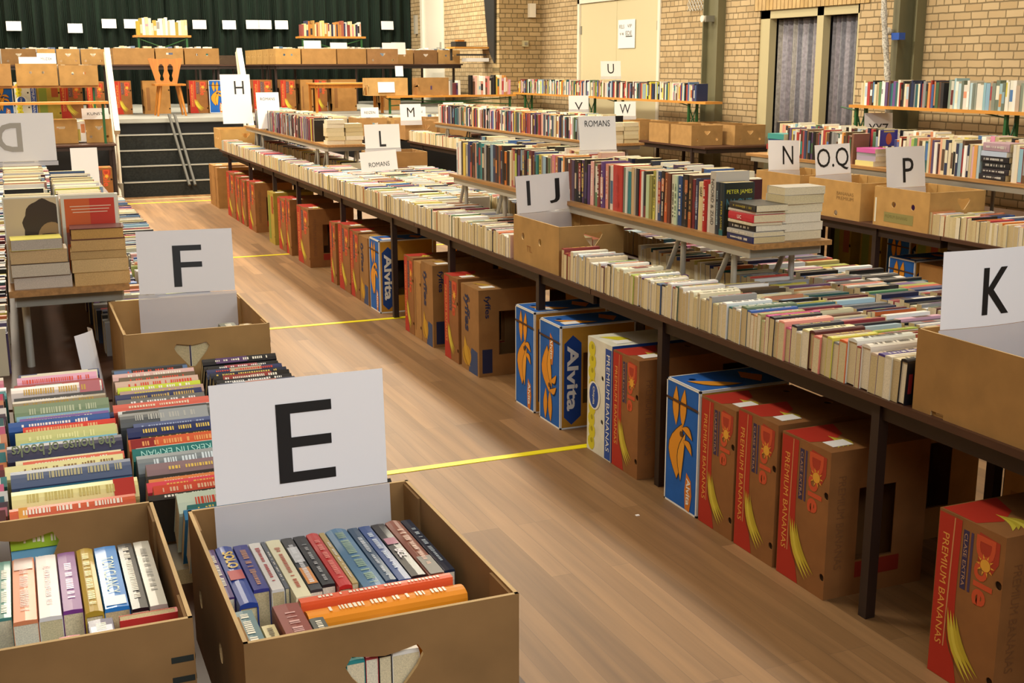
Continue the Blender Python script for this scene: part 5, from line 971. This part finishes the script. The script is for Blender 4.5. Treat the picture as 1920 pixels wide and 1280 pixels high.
# second island
R_('p1', 'second island front row', 'P carton'); row('p1', 'up_x', 4.945, 3.2, 5.48, TZ, T=(.016, .034), D=(.115, .13), pal=[(n, c, w*(3 if n in ('cream', 'orange', 'white') else .6)) for n, c, w in MIX], wt=1.0, seed=60)
row('far', 'up_x', 5.16, 3.2, 5.45, TZ, T=(.016, .034), pal=[(n, c, w*(4 if 'blue' in n or n == 'white' else .7)) for n, c, w in MIX], seed=61)
ph = [hb('black', '26242E', .03), hb('orange', 'D8743A', .03), hb('pale blue', '8CB0D8', .026), hb('orange brown', 'C8702E', .034), hb('red', 'A8242C', .034), hb('teal grey', '6E9A94', .034), hb('black', '1C1C22', .034), hb('tan', 'B48A5A', .02), hb('violet', '7E5C86', .03), hb('red', 'C8302A', .07, None, 'C8302A', [(.7, .9, '2A2426')], H=.24)]
R_('p2', 'row above the P carton', 'right edge'); row('p2', 'west', 5.45, 4.45, 5.37, 1.02, T=(.018, .036), H=(.2, .235), D=(.13, .15), pal=DARK, wt=1.0, seed=62, hero=ph)
S_('s5', 'stack right of the P sign'); stack('s5', 'flat_w', 5.455, 5.4, 1.02, [hb(n, c, t, None if n == 'black' else None, 'D8D4CC', H=.215, D=.14) for n, c, t in (('black', '1C1A20', .036), ('black', '241C22', .034), ('black', '1A1A1E', .036), ('black', '201C22', .034), ('pale blue', 'AEBBD0', .03), ('lilac', 'A88C98', .05))], wt=1.0, seed=8)
row('far', 'west', 5.45, 5.63, 6.4, 1.02, T=(.016, .03), H=(.19, .225), D=(.13, .15), pal=MIX, seed=63)
S_('s6', 'stack right of the O.Q sign'); stack('s6', 'flat_w', 5.455, 6.6, 1.02, [hb('yellow', 'D8CE86', .034, H=.2, D=.14), hb('lilac', 'A69AB0', .034, H=.2, D=.14), hb('grey', '9A9AA2', .02, H=.2), hb('magenta', 'C85AA0', .03, H=.2, D=.14)], wt=1.0, seed=9)
book('face_s', (5.46, 6.56, 1.16), .02, .11, .15, '3A3488', 'blue', 'c', 3, 2, force=True, label='blue book with an orange face portrait above the magenta one', face=lambda k, T, H, D: (k.poly([(D*.5+.025*math.cos(a), H*.45+.04*math.sin(a)) for a in [2*PI*i/16 for i in range(16)]], frame((0, D, 0), (0, -1, 0), (0, 0, 1)), 'book_cover', 'B8552E', .001), k.poly(rect(D*.2, H*.85, D*.8, H*.95), frame((0, D, 0), (0, -1, 0), (0, 0, 1)), 'book_cover', 'B8A060', .001)))
row('far', 'west', 5.45, 6.83, 7.6, 1.02, T=(.016, .03), H=(.19, .225), D=(.13, .15), pal=DARK, seed=64); row('far', 'west', 5.62, 4.4, 8.0, 1.02, T=(.02, .04), H=(.22, .25), D=(.13, .15), pal=LIGHT, seed=65)
S_('s7', 'stack left above the N sign'); stack('s7', 'flat_w', 5.455, 7.66, 1.02, [hb('cream', 'D6CBAA', .045, H=.2, D=.14), hb('red', '9E3A34', .04, H=.2, D=.14), hb('blue', '2E68A8', .04, None, 'E8E8F0', H=.2, D=.14), hb('teal', '3E9490', .04, H=.2, D=.14)], wt=1.0, seed=10)
row('far', 'west', 4.95, 9.95, 14.2, 1.02, T=(.016, .034), H=(.19, .225), D=(.13, .15), pal=[(n, c, w*1.0) for n, c, w in DARK], seed=66); row('far', 'west', 5.11, 9.9, 14.2, 1.02, T=(.02, .04), H=(.2, .24), D=(.13, .15), pal=LIGHT, seed=67)
for k_, xx in enumerate((4.94, 5.1)): stack('far', 'flat_s', xx+.02, 9.6, 1.02, [hb('cream', 'C8BA94', .036, H=.15, D=.12) for _ in range(5)], wt=.3, seed=11+k_)
row('far', 'up_x', 4.945, 7.4, 15.4, TZ, T=(.018, .032), D=(.12, .14), pal=LIGHT, seed=68)
# far bench of the middle island
row('far', 'west', 2.62, 11.0, 13.9, 1.02, T=(.014, .03), H=(.19, .22), D=(.12, .14), pal=[(n, c, w*(2 if n in ('red', 'dark red', 'grey') else 1)) for n, c, w in DARK], seed=70); row('far', 'west', 2.8, 10.95, 14.2, 1.02, T=(.02, .04), H=(.2, .23), D=(.12, .14), pal=LIGHT, seed=71)
for k_, xx in enumerate((2.62, 2.785)):
    S_('s8%d' % k_, ['left', 'right'][k_]+' bookstack on the far bench'); stack('s8%d' % k_, 'flat_s', xx, 10.52, 1.02, [hb('tan', 'C4B080', .036, H=.16, D=.12) for _ in range(6-k_)], wt=.9, seed=13+k_)
# wall benches
row('far', 'west', 8.12, 13.3, 19.1, 1.255, T=(.018, .04), H=(.19, .24), D=(.13, .16), pal=MIX, seed=72); row('far', 'west', 8.13, 5.9, 8.85, 1.3, T=(.02, .05), H=(.22, .28), D=(.15, .18), pal=[('pale blue', '9AC0D0', 4), ('white', 'D8D4C4', 4), ('sand', 'B8A080', 3), ('grey green', '7A8A78', 3)], seed=73)
row('far', 'west', 8.13, 8.92, 10.1, 1.3, T=(.018, .04), H=(.21, .26), D=(.15, .17), pal=DARK, seed=74)
row('far', 'west', 5.5, 17.55, 17.56, 1.27)
# right front of the stage
row('far', 'south', 17.55, 5.9, 6.5, 1.27, T=(.02, .04), H=(.18, .24), D=(.12, .15), pal=MIX, seed=75); row('far', 'south', 17.5, 6.65, 7.3, 1.27, T=(.02, .04), H=(.2, .3), D=(.12, .15), pal=MIX, seed=76)
# yellow shelves on the stage
row('far', 'south', 19.5, 1.95, 2.7, 2.18, T=(.03, .05), H=(.18, .27), D=(.15, .2), pal=[('white', 'F0EEE8', 8), ('yellow', 'D8C820', 3), ('cream', 'E8DCB0', 2)], seed=77); row('far', 'south', 19.5, 4.5, 5.5, 2.18, T=(.02, .04), H=(.18, .25), D=(.15, .2), pal=[('orange', 'DB9A3A', 5), ('cream', 'E6D8A0', 5), ('red', 'B84030', 2), ('white', 'E8E4D8', 3), ('navy', '2A2A5A', 1)], seed=78)
# papers and records standing in the stage cartons
for j, (a, b_, y, z) in enumerate(((-.55, 1.5, 20.5, 1.75), (1.6, 3.1, 19.4, 1.75), (.2, 1.15, 17.7, 1.47), (4.05, 4.35, 19.4, 1.75), (4.45, 6.0, 19.4, 1.75), (4.5, 5.9, 16.5, .76), (6.3, 7.5, 20.7, 1.75), (.45, 1.2, 16.5, .76))):
    row('far', 'south', y, a, b_, z, T=(.03, .07), H=(.23, .27), D=(.2, .26), pal=[('white', 'EEEAE0', 8), ('cream', 'E8DCB8', 3), ('blue', '6A86B0', 1)], seed=80+j)

# ------------------------------------------------------------------ link the books: the 300 that show largest one by one, the others as one object
ORD = ['first', 'second', 'third', 'fourth', 'fifth', 'sixth', 'seventh', 'eighth', 'ninth', 'tenth', '11th', '12th', '13th']
order = sorted(range(len(SPECS)), key=lambda i: -SPECS[i]['s'])
chosen = set(order[:300]); rest = MB(); restp = rest; seen = {}
crate_words = {'e': 'in the E carton back row', 'lb': 'in the near left carton without a sign'}
for i, s in enumerate(SPECS):
    if i not in chosen:
        build_book(s, rest, rest, False); continue
    key = s['row']; kind = 'hardback' if s['hard'] else 'paperback'
    nth = lambda q: ORD[q] if q < len(ORD) else str(q+1)+('st' if (q+1) % 10 == 1 and q != 10 else 'nd' if (q+1) % 10 == 2 and q != 11 else 'rd' if (q+1) % 10 == 3 and q != 12 else 'th')
    if s['label']: lab = s['label']
    elif key in crate_words: lab = '%s %s, %s from the left %s' % (s['cname'], kind, nth(s['rank']), crate_words[key])
    elif key in ROWS and ROWS[key][0] == 'S': lab = '%s %s, %s from the bottom of the %s' % (s['cname'], kind, nth(s['rank']), ROWS[key][1])
    elif key in ROWS: lab = '%s %s, %s from the %s in the %s' % (s['cname'], kind, nth(s['rank']), ROWS[key][1], ROWS[key][0])
    else: lab = '%s %s in the background rows' % (s['cname'], kind)
    c = s['m'] @ Vector((s['T']/2, s['D']/2, s['H']/2)); lo_z = min((s['m'] @ Vector((a, b_, d))).z for a in (0, s['T']) for b_ in (0, s['D']) for d in (0, s['H']))
    if len(lab.split()) > 16: print('LONG', lab)
    t = thing('book', (c.x, c.y, lo_z), lab, 'book', 'books in the '+(ROWS[key][1] if key in ROWS and ROWS[key][0] == 'S' else ROWS[key][0] if key in ROWS and key not in crate_words else 'open cartons'))
    k, kp = MB(), MB(); build_book(s, k, kp, True); k.build('cover', t); kp.build('page_block', t)
o = rest.build('distant_books', recenter=False); o['kind'] = 'stuff'; tag(o, 'many further books standing in rows on all tables, benches and cartons farther back', 'books')
print('BOOKS', len(SPECS), 'single', len(chosen))
for ob in bpy.data.objects:
    if '_w' in ob: del ob['_w']
